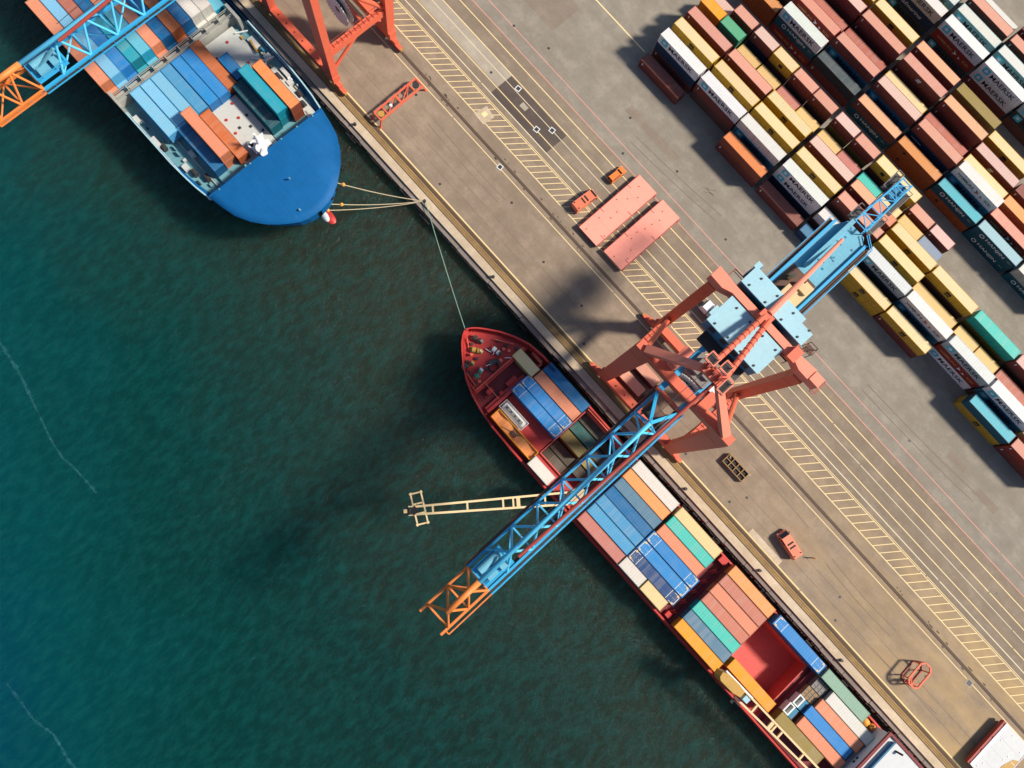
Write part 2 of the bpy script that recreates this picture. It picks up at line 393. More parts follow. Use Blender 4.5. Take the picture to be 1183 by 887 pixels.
for xx, s in ((.28, 1), (13.72-.28-.12, -1)):
    m = MB().box(xx, xx+.12, .32, 2.12, HC-.03, HC+.012)
    xa = .9 if s > 0 else 12.0
    for yy in (.16, 2.2): m.box(xa, xa+.8, yy, yy+.08, HC-.03, HC+.011)
    xb = 2.3 if s > 0 else 11.3
    m.box(xb, xb+.1, .12, 2.32, HC-.03, HC+.010); m.box(min(xx, xb)+.05, max(xx, xb)+.05, 1.2, 1.24, HC-.03, HC-.012); W45.append(m.mesh('roof_marking', M['white_letter']))
for xx in (.42, 13.72-.42-.5):
    for yy in (.08, 1.96): Y45.append(MB().box(xx, xx+.5, yy, yy+.4, HC-.03, HC+.02).mesh('corner_plate', M['cream']))

#        side colour        roof colour          default lettering  words
PAL = {  # most roofs paler than sides: sun fading plus sunlight and shade put into colours
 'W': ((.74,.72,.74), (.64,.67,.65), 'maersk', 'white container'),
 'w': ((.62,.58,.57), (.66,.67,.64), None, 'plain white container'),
 'G': ((.34,.40,.44), (.60,.63,.64), 'maersk', 'grey sided white container'),  # a white box, the shade on its side put into the grey
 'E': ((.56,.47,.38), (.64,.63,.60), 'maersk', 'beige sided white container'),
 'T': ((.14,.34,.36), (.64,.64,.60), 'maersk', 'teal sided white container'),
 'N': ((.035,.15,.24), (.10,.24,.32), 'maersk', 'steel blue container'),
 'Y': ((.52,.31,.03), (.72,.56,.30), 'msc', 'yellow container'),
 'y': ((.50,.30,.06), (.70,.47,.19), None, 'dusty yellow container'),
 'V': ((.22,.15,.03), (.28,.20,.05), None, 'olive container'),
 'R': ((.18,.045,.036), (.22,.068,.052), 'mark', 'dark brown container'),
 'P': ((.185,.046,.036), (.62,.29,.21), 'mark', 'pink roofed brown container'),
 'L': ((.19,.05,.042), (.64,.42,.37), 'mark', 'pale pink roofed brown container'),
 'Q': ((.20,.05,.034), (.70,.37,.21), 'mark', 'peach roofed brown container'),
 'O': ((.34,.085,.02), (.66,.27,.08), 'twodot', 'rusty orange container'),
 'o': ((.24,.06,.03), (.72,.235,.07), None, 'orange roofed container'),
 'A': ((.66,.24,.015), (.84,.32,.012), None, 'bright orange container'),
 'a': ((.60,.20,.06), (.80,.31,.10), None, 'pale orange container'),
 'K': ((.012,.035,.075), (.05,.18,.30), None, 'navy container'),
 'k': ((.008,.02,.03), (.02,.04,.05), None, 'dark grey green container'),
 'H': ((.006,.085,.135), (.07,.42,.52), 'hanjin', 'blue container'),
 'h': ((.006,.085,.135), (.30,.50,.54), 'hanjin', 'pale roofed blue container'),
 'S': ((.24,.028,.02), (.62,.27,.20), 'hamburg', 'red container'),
 's': ((.26,.045,.035), (.46,.14,.10), None, 'dull red container'),  # roof is pink with shade put into the colour
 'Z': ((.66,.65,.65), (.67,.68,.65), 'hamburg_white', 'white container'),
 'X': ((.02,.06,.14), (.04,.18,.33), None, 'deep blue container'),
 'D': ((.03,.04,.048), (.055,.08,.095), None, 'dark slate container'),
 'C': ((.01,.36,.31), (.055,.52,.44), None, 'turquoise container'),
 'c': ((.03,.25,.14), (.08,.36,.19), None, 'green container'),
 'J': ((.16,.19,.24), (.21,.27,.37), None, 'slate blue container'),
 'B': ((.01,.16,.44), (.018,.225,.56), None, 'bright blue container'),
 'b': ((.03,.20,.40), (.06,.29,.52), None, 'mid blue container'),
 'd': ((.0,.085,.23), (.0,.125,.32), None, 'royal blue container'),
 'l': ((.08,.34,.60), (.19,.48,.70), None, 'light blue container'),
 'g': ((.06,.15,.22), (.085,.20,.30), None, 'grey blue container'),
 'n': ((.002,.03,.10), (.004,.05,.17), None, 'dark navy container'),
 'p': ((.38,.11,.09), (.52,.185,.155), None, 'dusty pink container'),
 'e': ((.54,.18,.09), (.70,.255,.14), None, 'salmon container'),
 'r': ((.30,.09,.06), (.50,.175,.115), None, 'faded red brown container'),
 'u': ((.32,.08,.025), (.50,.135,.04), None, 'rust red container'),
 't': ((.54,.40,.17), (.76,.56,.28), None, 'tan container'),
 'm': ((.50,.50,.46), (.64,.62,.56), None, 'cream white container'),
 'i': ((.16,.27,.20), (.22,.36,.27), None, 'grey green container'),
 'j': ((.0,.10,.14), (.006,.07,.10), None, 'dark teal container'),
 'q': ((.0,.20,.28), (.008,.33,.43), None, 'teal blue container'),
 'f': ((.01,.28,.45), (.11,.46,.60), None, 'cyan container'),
 'x': ((.035,.032,.024), (.055,.05,.035), None, 'dark grey container'),
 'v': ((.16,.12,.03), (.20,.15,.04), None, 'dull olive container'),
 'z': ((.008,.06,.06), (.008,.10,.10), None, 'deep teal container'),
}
NCONT = [0]
def container(code, L, x, y, z, label, group, let='*', jitter=True):
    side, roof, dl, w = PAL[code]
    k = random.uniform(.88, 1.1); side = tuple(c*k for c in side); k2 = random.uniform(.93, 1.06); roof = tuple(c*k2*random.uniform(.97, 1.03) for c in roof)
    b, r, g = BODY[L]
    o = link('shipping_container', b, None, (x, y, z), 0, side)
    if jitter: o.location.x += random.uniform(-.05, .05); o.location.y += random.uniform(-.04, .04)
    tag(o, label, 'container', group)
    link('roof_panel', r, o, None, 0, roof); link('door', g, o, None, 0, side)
    lt = dl if let == '*' else let
    if lt == 'msc' and L < 7: lt = 'msc20'
    if lt and L < 7 and lt not in ('mark', 'msc20', 'box'): lt = None
    if lt:
        for n, me in LET[lt]: link(n, me, o)
    if L > 13:
        for q in W45: link('roof_marking', q, o)
        for q in Y45: link('corner_plate', q, o)
    NCONT[0] += 1
    return o

ORD = ['first','second','third','fourth','fifth','sixth','seventh','eighth','ninth','tenth']
BX = [None, -41.9, -29.1, -16.45, -3.2, 9.75, 22.6, 35.25, 48.2, 61.0, 73.8]
A_Y = [96.3+4.1*i for i in range(6)]
B_Y = [126.0, 130.25, 134.5, 138.7, 143.0]
C_Y = [152.7, 157.0, 161.2, 165.4]
# stack strings: colours from the top down; '.' = hidden lower container; 20-foot pairs separated by '|'
YARD = {
 'A0': {1:'R', 3:'oR', 4:'R', 5:'X', 6:'YY', 7:'YR', 9:'HY', 10:'SR'},
 'A1': {1:'WKR', 2:'WR.', 3:'wN.', 4:'WWK', 5:'|w.|', 6:'GD.', 7:'ZN.', 8:'GSW', 9:'WN.', 10:'tR'},
 'A2': {1:'Y..', 2:'Y..', 3:'Y..', 4:'Y..', 5:'P..|P..', 6:'Y..', 7:'y.', 8:'y.|y.', 9:'s.', 10:'P.'},
 'A3': {1:'P..', 2:'P..', 3:'Y..', 4:'L..', 5:'Q..|e..', 6:'Y..', 7:'Y..', 8:'CV.', 9:'L..', 10:'Y..'},
 'A4': {1:'A..|c..', 2:'y.|y.', 3:'p.|y.', 4:'y.|p.', 5:'C.|t.', 6:'y.|J.'},
 'A5': {1:'L.|P..', 2:'LK.|Y..', 3:'P..|P..', 4:'LV.|PV.', 5:'Y..|YV.', 6:'P.|L.'},
 'B0': {1:'OO', 2:'WHS', 3:'DR', 4:'QH', 5:'OO', 6:'HO', 7:'hH', 8:'mH'},
 'B1': {1:'P..', 2:'S..', 3:'PN.', 4:'LN.', 5:'PK.', 6:'ZN.', 7:'S.', 8:'P.'},
 'B2': {2:'s.', 3:'s.', 4:'Y.', 5:'s.', 6:'Y.', 7:'a.'},
 'B3': {2:'LR.', 3:'PR.', 4:'PR.', 5:'QRR', 6:'LR', 7:'R.'},
 'B4': {2:'Y..', 3:'Y..', 4:'Q..', 5:'V..', 6:'Y.'},  # olive in bay five is yellow with shade put into the colour
 'C0': {2:'D..', 3:'EKD', 4:'WSD', 5:'WWR', 6:'GD.'},
 'C1': {2:'T..', 3:'T..', 4:'T..', 5:'T..', 6:'R..'},
 'C2': {3:'L..', 4:'P..', 5:'P..', 6:'R.'},
 'C3': {3:'w..', 4:'w.', 5:'R..'},
}
LETX = {('A0',5):None, ('A0',9):None, ('A0',10):'mark', ('B1',5):'mark', ('B3',4):'bigmark', ('B3',6):'bigmark', ('A5',1):None, ('B2',2):None}
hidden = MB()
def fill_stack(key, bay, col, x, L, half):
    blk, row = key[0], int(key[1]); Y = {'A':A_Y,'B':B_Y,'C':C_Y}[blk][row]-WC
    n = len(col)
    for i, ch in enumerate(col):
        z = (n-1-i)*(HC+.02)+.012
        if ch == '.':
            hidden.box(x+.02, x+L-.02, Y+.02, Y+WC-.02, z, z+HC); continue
        lt = '*'
        if (key, bay) in LETX and i == 0: lt = LETX[(key, bay)]
        if ch == 'K' and blk == 'C': lt = 'script'
        if ch == 'K' and key == 'B1': lt = 'dash'
        if ch == 'K' and key == 'A1': lt = None
        if ch == 'D' and blk == 'C': lt = 'maersk'
        w = PAL[ch][3]; size = 'short ' if L < 7 else ''
        row_w = {'A': ORD[row]+' row from quay', 'B': ORD[row]+' row beyond alley', 'C': ORD[row]+' far corner row'}[blk]
        tier = 'top tier' if i == 0 else ('second tier' if i == 1 else 'third tier')
        h = {'': '', 'a': ' left half', 'b': ' right half'}[half]
        lab = f"{size}{w}, {tier}, {row_w}, {ORD[bay-1]} bay{h}"
        container(ch, L, x, Y, z, lab, 'containers stacked in the yard', lt)
for key, stacks in YARD.items():
    for bay, sp in stacks.items():
        x = BX[bay]+(.2 if key[0] != 'A' else 0)
        if '|' in sp:
            parts = sp.split('|')
            if len(parts) == 3: fill_stack(key, bay, parts[1], x, 6.06, 'a')
            else:
                fill_stack(key, bay, parts[0], x, 6.06, 'a'); fill_stack(key, bay, parts[1], x+6.28, 6.06, 'b')
        else: fill_stack(key, bay, sp, x, 12.19, '')
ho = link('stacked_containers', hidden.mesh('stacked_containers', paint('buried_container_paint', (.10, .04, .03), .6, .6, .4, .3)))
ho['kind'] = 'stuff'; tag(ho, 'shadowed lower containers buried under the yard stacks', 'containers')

# ------------------------------------------------------------------ ground, quay and water
WZ = -2.6
wm = MB()
HX0, HX1, HY0, HY1 = -3.0, 96.0, 16.0, 31.0       # inside the red ship's hull
for (a, b, c, d) in ((-900,900,-900,HY0), (-900,HX0,HY0,HY1), (HX1,900,HY0,HY1), (-900,900,HY1,36.0)): wm.sheet(a, b, c, d, WZ)
struct('water', wm, M['water'])
struct('yard_pavement', MB().sheet(-900, 900, 35.8, 1200, 0), M['yard'])
q = MB().box(-900, 900, 35.8, 36.6, -9, -.004)
struct('quay_wall', q, M['ledge'])
lg = MB(); x = -260
while x < 260:                                       # broken lower ledge
    d = random.uniform(5, 11); o = random.uniform(.0, .18)
    lg.box(x, x+d-.1, 34.72-o, 35.73, -9, -.42-o*.5); x += d
struct('quay_ledge', lg, M['ledge'])
rb = MB(); x = -150.0
while x < 150:
    d = random.uniform(.5, 1.6); rb.box(x, x+d-.12, 34.35-random.uniform(0, .22), 34.6, -1.6, -.62-random.uniform(0, .25)); x += d+random.choice((0, 0, .1, .5))
struct('rubber_edging', rb, M['black'])
struct('quay_coping', MB().box(-900, 900, 35.74, 37.45, -.35, .05), M['coping'])
struct('rail_bed', MB().sheet(-900, 900, 37.45, 39.72, .006), M['trench'])
struct('quay_apron', MB().sheet(-900, 900, 39.72, 62.3, .008), M['apron'])
struct('truck_lane', MB().sheet(-900, 900, 62.3, 75.6, .006), M['lane'])
grv = MB()
for y0, y1 in ((37.46, 37.70), (38.02, 38.10), (38.42, 38.52), (38.86, 39.16), (39.32, 39.56), (54.75, 55.02), (55.2, 55.45)): grv.sheet(-900, 900, y0, y1, .012)
rl = MB()
for y in (39.24, 55.11): rl.box(-900, 900, y-.045, y+.045, .0, .055)
struct('crane_rail', rl, M['brown_rail'])
for i in range(46):                                  # grease and dirt lumps along the landward rail
    x = random.choice((random.uniform(-48, -18), random.uniform(-75, -60), random.uniform(70, 110))); y = random.choice((54.55, 55.75, 56.0)); d = random.uniform(.2, .9)
    grv.add([(x, y-.1, .0125), (x+d, y-.16, .0125), (x+d*.9, y+.12, .0125), (x+.1, y+.16, .0125)], [(0,1,2,3)])
struct('rail_groove', grv, M['groove'])
sm = MB()
for y in (43.1, 45.6): sm.sheet(-900, 900, y-.045, y+.045, .013)
struct('pavement_seam', sm, M['patch_mid'])
pt = MB().sheet(-58.5, -40.2, 63.95, 70.1, .0135)
struct('dark_asphalt_patch', pt, M['patch_dark'])
pt = MB().sheet(-140, -58.5, 66.1, 70.3, .0135)
struct('pale_concrete_strip', pt, M['patch_pale'])
pt = MB()
for (a, b, c, d) in ((-72, -60.5, 84.5, 93), (68, 73, 84.5, 86.2), (78, 84, 83.2, 85), (-36, -20, 84.2, 86.4)): pt.sheet(a, b, c, d, .0125)
struct('yard_patch', pt, M['yard_patch'])
yl = MB()
def stripe(m, y, w, x0=-300, x1=300):
    x = x0
    while x < x1:
        d = random.uniform(14, 40); m.sheet(x, min(x1, x+d), y-w/2, y+w/2, .017); x += d+random.choice((0, 0, .0, .35))
for y, w in ((39.86, .24), (53.75, .16), (58.2, .19), (62.2, .16), (62.55, .14), (65.85, .18), (70.4, .19), (73.35, .19)): stripe(yl, y, w)
x = -120.0
while x < 190:
    yl.add([(x,58.3,.0175),(x+.2,58.3,.0175),(x+3.15,62.12,.0175),(x+2.95,62.12,.0175)], [(0,1,2,3)])
    x += 1.72 if x < 10 else 2.12
struct('yellow_marking', yl, M['yellow_line'])
pl = MB()
for y, w in ((63.9, .2), (68.5, .14)): stripe(pl, y, w)
struct('pale_marking', pl, M['pale_line'])
pk = MB()
for y, w in ((75.5, .14), (78.35, .14)): stripe(pk, y, w)
struct('pink_marking', pk, M['pink_line'])
yy = MB(); yy.add([(-58.5,107.5,.01),(-58.3,107.2,.01),(-42.0,97.6,.01),(-42.2,97.9,.01)], [(0,1,2,3)])
struct('kerb_line', MB().sheet(-140, -43.3, 97.2, 97.5, .012), M['yellow_line'])
tm = MB()
def skid(x, y, a, L, w=.16, n=9, curl=.25):
    px, py = x, y
    for i in range(n):
        a2 = a+curl*i/n; qx, qy = px+math.cos(a2)*L/n, py+math.sin(a2)*L/n; nx, ny = -math.sin(a2)*w/2, math.cos(a2)*w/2
        tm.add([(px-nx, py-ny, .0155), (qx-nx, qy-ny, .0155), (qx+nx, qy+ny, .0155), (px+nx, py+ny, .0155)], [(0,1,2,3)]); px, py = qx, qy
for (x, y, a, L, c) in ((-11.5,85.6,.2,3.0,.8),(-11.0,86.2,-.5,2.6,.9),(-10.4,85.0,.9,2.2,-.8),(-30,80.2,.05,26,.06),(-30,82.0,.05,26,.06),(-62,48.6,-.06,24,.10),(-62,50.2,-.06,24,.10),(40,50.6,.05,18,-.12),(66,48.0,-.09,20,.16),(66,49.7,-.09,20,.16),(45,80.5,.0,34,.08),(45,82.3,.0,34,.08),(78,42.6,.02,26,.05)): skid(x, y, a, L, .18, 14, c)
struct('tyre_mark', tm, paint('tyre_rubber_on_paving', (.195, .152, .115), .85, .55, .5, .25))
# foam streaks on the open water
fm = MB()
def streak(pts, w):
    for (a, b) in zip(pts[:-1], pts[1:]):
        n = 10
        for i in range(n):
            t0, t1 = i/n, (i+1)/n
            p = Vector((a[0]+(b[0]-a[0])*t0, a[1]+(b[1]-a[1])*t0)); q_ = Vector((a[0]+(b[0]-a[0])*t1, a[1]+(b[1]-a[1])*t1))
            nn = Vector((-(q_-p).y, (q_-p).x)).normalized(); w0 = w*random.uniform(.4, 1.3)
            fm.add([(*(p-nn*w0), WZ+.02), (*(q_-nn*w0), WZ+.02), (*(q_+nn*w0), WZ+.02), (*(p+nn*w0), WZ+.02)], [(0,1,2,3)])
streak([(-85.6,-49.1),(-76.5,-50.3),(-72.6,-51.3),(-69.8,-52.1)], .34)
streak([(-69.8,-52.1),(-61,-54.3),(-57.1,-54.8),(-54,-54.4),(-46.7,-54.2)], .24)
streak([(-29.2,-90),(-20.2,-90.5),(-15.7,-89.5),(-9.6,-90.5)], .26)
streak([(-9.6,-90.5),(-7.2,-90.4)], .45)
rf = random.Random(11)
for (cx_, cy_, sx, sy, n) in ((32, 2, 16, 9, 70), (62, 4, 16, 7, 60), (-20, -20, 30, 18, 45), (-40, 14, 14, 12, 25), (60, -25, 30, 14, 30)):   # scattered flecks
    for i in range(n):
        x, y, a, l = rf.gauss(cx_, sx), rf.gauss(cy_, sy), R(28)+rf.uniform(-.7, .7), rf.uniform(.25, .95)
        if y > 12.5: continue
        w_ = rf.uniform(.05, .16); ca, sa = math.cos(a), math.sin(a)
        fm.add([(x-l*ca, y-l*sa, WZ+.02), (x+w_*sa, y-w_*ca, WZ+.02), (x+l*ca, y+l*sa, WZ+.02), (x-w_*sa, y+w_*ca, WZ+.02)], [(0,1,2,3)])
fo = struct('foam', fm, M['foam'], 'stuff')

# ------------------------------------------------------------------ small things on the quay
def square_ring(x, y, s, label, pale='white_letter'):
    m = MB(); w = s*.3
    for (a, b, c, d) in ((-s, s, -s, -s+w), (-s, s, s-w, s), (-s, -s+w, -s+w, s-w), (s-w, s, -s+w, s-w)): m.box(a, b, c, d, 0, .02)
    t_ = thing('manhole', label, 'manhole', (x, y, .018), R(8), 'square manhole covers in the pavement')
    part('manhole_frame', m, M[pale], t_); part('manhole_lid', MB().box(-s+w, s-w, -s+w, s-w, 0, .012), M['dark_steel'], t_)
square_ring(-55.3, 69.3, .62, 'white framed manhole at the upper left of the dark asphalt patch')
square_ring(-43.2, 68.5, .62, 'white framed manhole at the lower right end of the dark asphalt patch')
square_ring(-45.6, 66.0, .62, 'white framed manhole nearest the hatched stripes on the dark asphalt patch')
square_ring(-44.4, 54.0, .60, 'white framed manhole beside the landward crane rail, left of the salmon hatch covers')
square_ring(104.5, 53.5, .75, 'pale square manhole on the apron right of the small coral frame', 'patch_pale')
t_ = thing('concrete_pad', 'whitish concrete pad with yellow square on the hatched stripes', 'concrete pad', (-55.6, 59.5, .02))
part('pad_slab', MB().prism([(-1.7,-1.6),(1.5,-1.8),(1.9,1.2),(-1.2,1.7)], 0, .02), M['coping'], t_); part('pad_marking', MB().box(-.6, .5, -.5, .6, .02, .03), M['yellow_line'], t_)
t_ = thing('concrete_pad', 'small pale slab lying on the dark asphalt patch', 'concrete pad', (-51.3, 67.4, .018))
part('pad_slab', MB().box(-.9, .9, -.6, .6, 0, .05), M['patch_pale'], t_)
t_ = thing('concrete_pad', 'long pale slab beside the rail trench near the lone coral van', 'concrete pad', (53.4, 40.6, .012))
part('pad_slab', MB().box(-3.6, 5.6, -.65, .75, 0, .03), M['coping'], t_)
drains = [(-68.7,51.0),(-36.7,50.5),(-50,41.4),(-22.3,46.8),(-9.7,46.5),(-3.2,41.2),(28.7,41.5),(44.3,44.9),(42.4,41.5),(72.8,45.3),(97,47.5),(75.5,41.2),(-58,81),(-34,84),(-29,77),(-18,83.5),(0.5,81),(60,80.5),(96,71.5),(-62,67.2),(-67,78.6)]
dm = MB().add([(.27*math.cos(2*math.pi*i/12), .27*math.sin(2*math.pi*i/12), .012) for i in range(12)], [tuple(range(12))]).prism([(.3*math.cos(2*math.pi*i/12), .3*math.sin(2*math.pi*i/12)) for i in range(12)], 0, .01).mesh('drain_cover', M['dark_steel'])
for x, y in drains:
    tag(link('drain_cover', dm, None, (x, y, .016)), 'small round dark drain cover set flush in the pavement', 'drain cover', 'round drain covers in the pavement')
# mooring bollards and fenders
bm_ = MB(); bm_.tube((0,0,0), (0,0,.1), .38, 12); bm_.tube((0,0,.1), (0,0,.5), .2, 12); bm_.tube((0,0,.5), (0,0,.66), .3, 12)
bme = bm_.mesh('bollard', M['dark_steel'], False)
where = {-72:'beside the bow of the blue ship', -49.2:'holding the blue ship ropes', -27:'between the two bows', 34:'beside the foremost full bay of the red ship', 57:'opposite the gap between red ship bays', 82:'by the red ship superstructure'}
for x, wtxt in where.items():
    tag(link('bollard', bme, None, (x, 36.3, .05)), f'dark iron mooring bollard on the coping {wtxt}', 'bollard', 'bollards along the quay edge')
fe = MB(); fe.tube((-.9,0,0), (.9,0,0), .42, 12); fe.tube((-.93,0,0), (.93,0,0), .16, 8)
fme = fe.mesh('fender', M['black'])
for i, x in enumerate((-71.5, -70, -52.4, -47.2, -45.9, -15.6, -14.2, 37.2, 46.5, 61.5, 75.4, 86.5)):
    o = link('fender', fme, None, (x, 33.95, -1.5), random.uniform(-.1, .1)); o.rotation_euler.x = random.uniform(0, 3)
    tag(o, 'black rubber cylinder fender hanging along the quay wall', 'fender', 'rubber fenders along the quay wall')

# hatch covers stored on the quay
def hatch_cover(x0, x1, y0, y1, h, label, mat='hatch_coral', trim='red_pipe'):
    t_ = thing('hatch_cover', label, 'hatch cover', ((x0+x1)/2, (y0+y1)/2, 0), 0, 'hatch covers laid on the quay')
    a, b = (x1-x0)/2, (y1-y0)/2; m = MB(); m.box(-a, a, -b, b, h-.28, h)
    part('cover_plate', m, M[mat], t_)
    g = MB(); n = 5
    for i in range(n): yy = -b+.6+(2*b-1.2)*i/(n-1); g.box(-a+.15, a-.15, yy-.12, yy+.12, .03, h-.28)
    for xx in (-a+.1, a-.3): g.box(xx, xx+.2, -b+.1, b-.1, .35, h-.28)
    part('under_girder', g, M['red_pipe'], t_)
    for k in (-.5, 0, .5): part('plate_seam', MB().box(-a+.1, a-.1, b*k-.05, b*k+.05, h, h+.025), M[mat], t_)
    part('side_rail', MB().box(-a+.02, -a+.14, -b+.05, b-.05, h, h+.09), M[trim], t_); part('side_rail', MB().box(a-.14, a-.02, -b+.05, b-.05, h, h+.09), M[trim], t_)
    for xx in (-a-.12, a-.1):
        for k in range(4): yy = -b+(.2 if k == 0 else 0)+2*b*k/3.2; part('edge_bracket', MB().box(xx, xx+.22, yy, yy+.5, h-.3, h+.07), M['red_pipe'], t_)
    for k in range(9): part('lashing_socket', MB().cb((random.uniform(-a*.8, a*.8), -b+.9+k*2*b/9.5, h+.04), (.22, .22, .08)), M[trim], t_)
    for k in range(4): part('lashing_bar', MB().cb((-a+.6 if k % 2 else a-.8, -b*.75+k*b*.45, h+.03), (1.1, .09, .05)), M[trim], t_)
    return t_
hatch_cover(-22.9, -17.0, 57.6, 75.9, 1.35, 'salmon hatch cover nearer the two parked orange vehicles')
hatch_cover(-15.4, -9.5, 58.0, 75.9, 1.35, 'salmon hatch cover nearer the big crane, right of its twin')
t_ = hatch_cover(114.3, 121.5, 41.3, 53.0, 2.1, 'white hatch cover with dark red edge, cut off by the lower right corner', 'roof_white', 'lilac')
part('edge_beam', MB().box(-4.15, -3.62, -5.9, 5.9, .9, 2.02), M['red_pipe'], t_)
part('edge_strip', MB().box(-3.6, -2.9, -5.8, 5.8, 2.1, 2.16), M['lilac'], t_)
part('rust_panel', MB().prism([(1.4,-5.2),(3.4,-5.2),(3.4,2.2),(2.4,1.6),(1.5,-1.0)], 2.1, 2.15), M['ochre'], t_)
part('round_lid', MB().tube((2.6,-3.2,2.15), (2.6,-3.2,2.5), .75, 20), M['brown_rail'], t_)

# vehicles
def wheelset(t_, L, W, r, xs):
    for xx in xs:
        for s in (-1, 1):
            w = part('wheel', MB().tube((xx, s*(W/2-.24), r), (xx, s*(W/2-.02), r), r, 14), M['black'], t_)
            part('rim', MB().tube((xx, s*(W/2-.03), r), (xx, s*(W/2-.005), r), r*.55, 10), M['steel'], w)
def body_mb(prof, W, inset=.12):
    m = MB(); n = len(prof); top = max(p[1] for p in prof); v = []
    for s in (-1, 1):
        for (px, pz) in prof: k = W/2-(inset*max(0, (pz-.9))/(top-.9) if pz > .9 else 0); v.append((px, s*k, pz))
    f = [tuple(range(n)), tuple(reversed(range(n, 2*n)))] + [(i, i+n, (i+1) % n+n, (i+1) % n) for i in range(n)]
    return m.add(v, f)
def van(label, loc, rz):
    t_ = thing('van', label, 'van', loc, rz, 'coral vans on the apron'); L, W = 6.1, 2.35
    part('van_body', body_mb([(-3.05,.35),(3.05,.35),(3.08,.9),(2.75,1.35),(2.0,2.15),(-2.9,2.2),(-3.08,1.6)], W), M['van_coral'], t_)
    part('windscreen', MB().add([(2.77,-.98,1.38),(2.77,.98,1.38),(2.06,.92,2.12),(2.06,-.92,2.12)], [(0,1,2,3)]).move(.02, 0, .01), M['glass'], t_)
    for xx in (-.55, .3): part('roof_hatch', MB().box(xx-.17, xx+.17, -.72, .72, 2.17, 2.24), M['black'], t_)
    part('side_window', MB().box(.6, 1.9, -1.15, -1.10, 1.35, 1.95).box(.6, 1.9, 1.10, 1.15, 1.35, 1.95), M['glass'], t_)
    for s in (-1, 1):
        part('wing_mirror', MB().cb((2.25, s*1.28, 1.45), (.2, .26, .3)), M['black'], t_); part('headlight', MB().cb((3.06, s*.85, .82), (.1, .35, .22)), M['white'], t_)
        part('tail_light', MB().cb((-3.06, s*.95, 1.1), (.08, .2, .5)), M['red_letter'], t_); part('roof_lamp', MB().tube((-2.4, s*.8, 2.15), (-2.4, s*.8, 2.34), .13, 8), M['black'], t_)
    part('bumper', MB().cb((3.08, 0, .5), (.16, 2.1, .25)).cb((-3.08, 0, .5), (.16, 2.1, .25)), M['red_pipe'], t_)
    part('roof_rib', MB().cb((-1.5, 0, 2.21), (2.2, .08, .05)).cb((-1.5, .5, 2.2), (2.2, .08, .05)).cb((-1.5, -.5, 2.2), (2.2, .08, .05)), M['van_coral'], t_)
    wheelset(t_, L, W, .38, (-1.95, 1.95)); return t_
van('coral van with two dark roof slots parked on the hatched stripes beside the hatch covers', (-26.4, 62.6, .01), R(90-4))
van('lone coral van with two dark roof slots on the apron near a worker', (57.2, 44.6, .01), R(170))
t_ = thing('car', 'small orange estate car parked across the lane lines beyond the coral van', 'car', (-26.2, 72.2, .01), R(88))
part('car_body', body_mb([(-2.15,.3),(2.2,.3),(2.25,.75),(2.1,.92),(1.15,1.02),(.45,1.5),(-1.9,1.52),(-2.2,.95)], 1.82, .2), M['car_orange'], t_)
part('windscreen', MB().add([(1.12,-.70,1.06),(1.12,.70,1.06),(.5,.64,1.49),(.5,-.64,1.49)], [(0,1,2,3)]).move(.025, 0, .015), M['glass'], t_)
part('rear_window', MB().add([(-2.17,-.66,1.05),(-1.93,-.62,1.46),(-1.93,.62,1.46),(-2.17,.66,1.05)], [(0,1,2,3)]).move(-.025, 0, .0), M['glass'], t_)
part('side_window', MB().box(-1.6, .4, -.83, -.80, 1.05, 1.4).box(-1.6, .4, .80, .83, 1.05, 1.4), M['glass'], t_)
for s in (-1, 1): part('headlight', MB().cb((2.2, s*.65, .68), (.12, .34, .18)), M['white'], t_); part('wing_mirror', MB().cb((.85, s*.98, 1.05), (.16, .2, .16)), M['black'], t_); part('roof_rail', MB().tube((-1.7, s*.66, 1.55), (.3, s*.66, 1.55), .03, 6), M['black'], t_)
wheelset(t_, 4.3, 1.82, .31, (-1.35, 1.35))
t_ = thing('lorry', 'pale lorry parked under the blue machine house of the big crane', 'lorry', (12.6, 66.6, .01), R(180))
part('cargo_box', MB().box(-2.6, 2.9, -1.25, 1.25, 1.0, 3.4), M['house_blue'], t_); part('cab', body_mb([(3.1,.5),(5.0,.5),(5.0,1.6),(4.7,2.6),(3.1,2.7)], 2.4, .1), M['lilac'], t_)
part('windscreen', MB().add([(5.0,-1.0,1.7),(5.0,1.0,1.7),(4.75,.95,2.5),(4.75,-.95,2.5)], [(0,1,2,3)]).move(.02, 0, .01), M['glass'], t_)
part('chassis', MB().box(-2.6, 3.1, -.5, .5, .55, 1.0), M['dark_steel'], t_); wheelset(t_, 7, 2.4, .48, (-1.7, 4.0))
t_ = thing('lorry', 'dark lorry with pale stripes at the top edge beside the coral crane leg', 'lorry', (-91.5, 61.5, .01), R(90))
part('cargo_box', MB().box(-3.0, 2.0, -1.2, 1.2, 1.0, 3.0), M['dark_steel'], t_); part('cab', body_mb([(2.2,.5),(3.9,.5),(3.9,1.6),(3.6,2.6),(2.2,2.7)], 2.3, .1), M['white'], t_)
part('chassis', MB().box(-3.0, 2.2, -.5, .5, .55, 1.0), M['black'], t_); wheelset(t_, 7, 2.3, .48, (-2.1, 3.0))

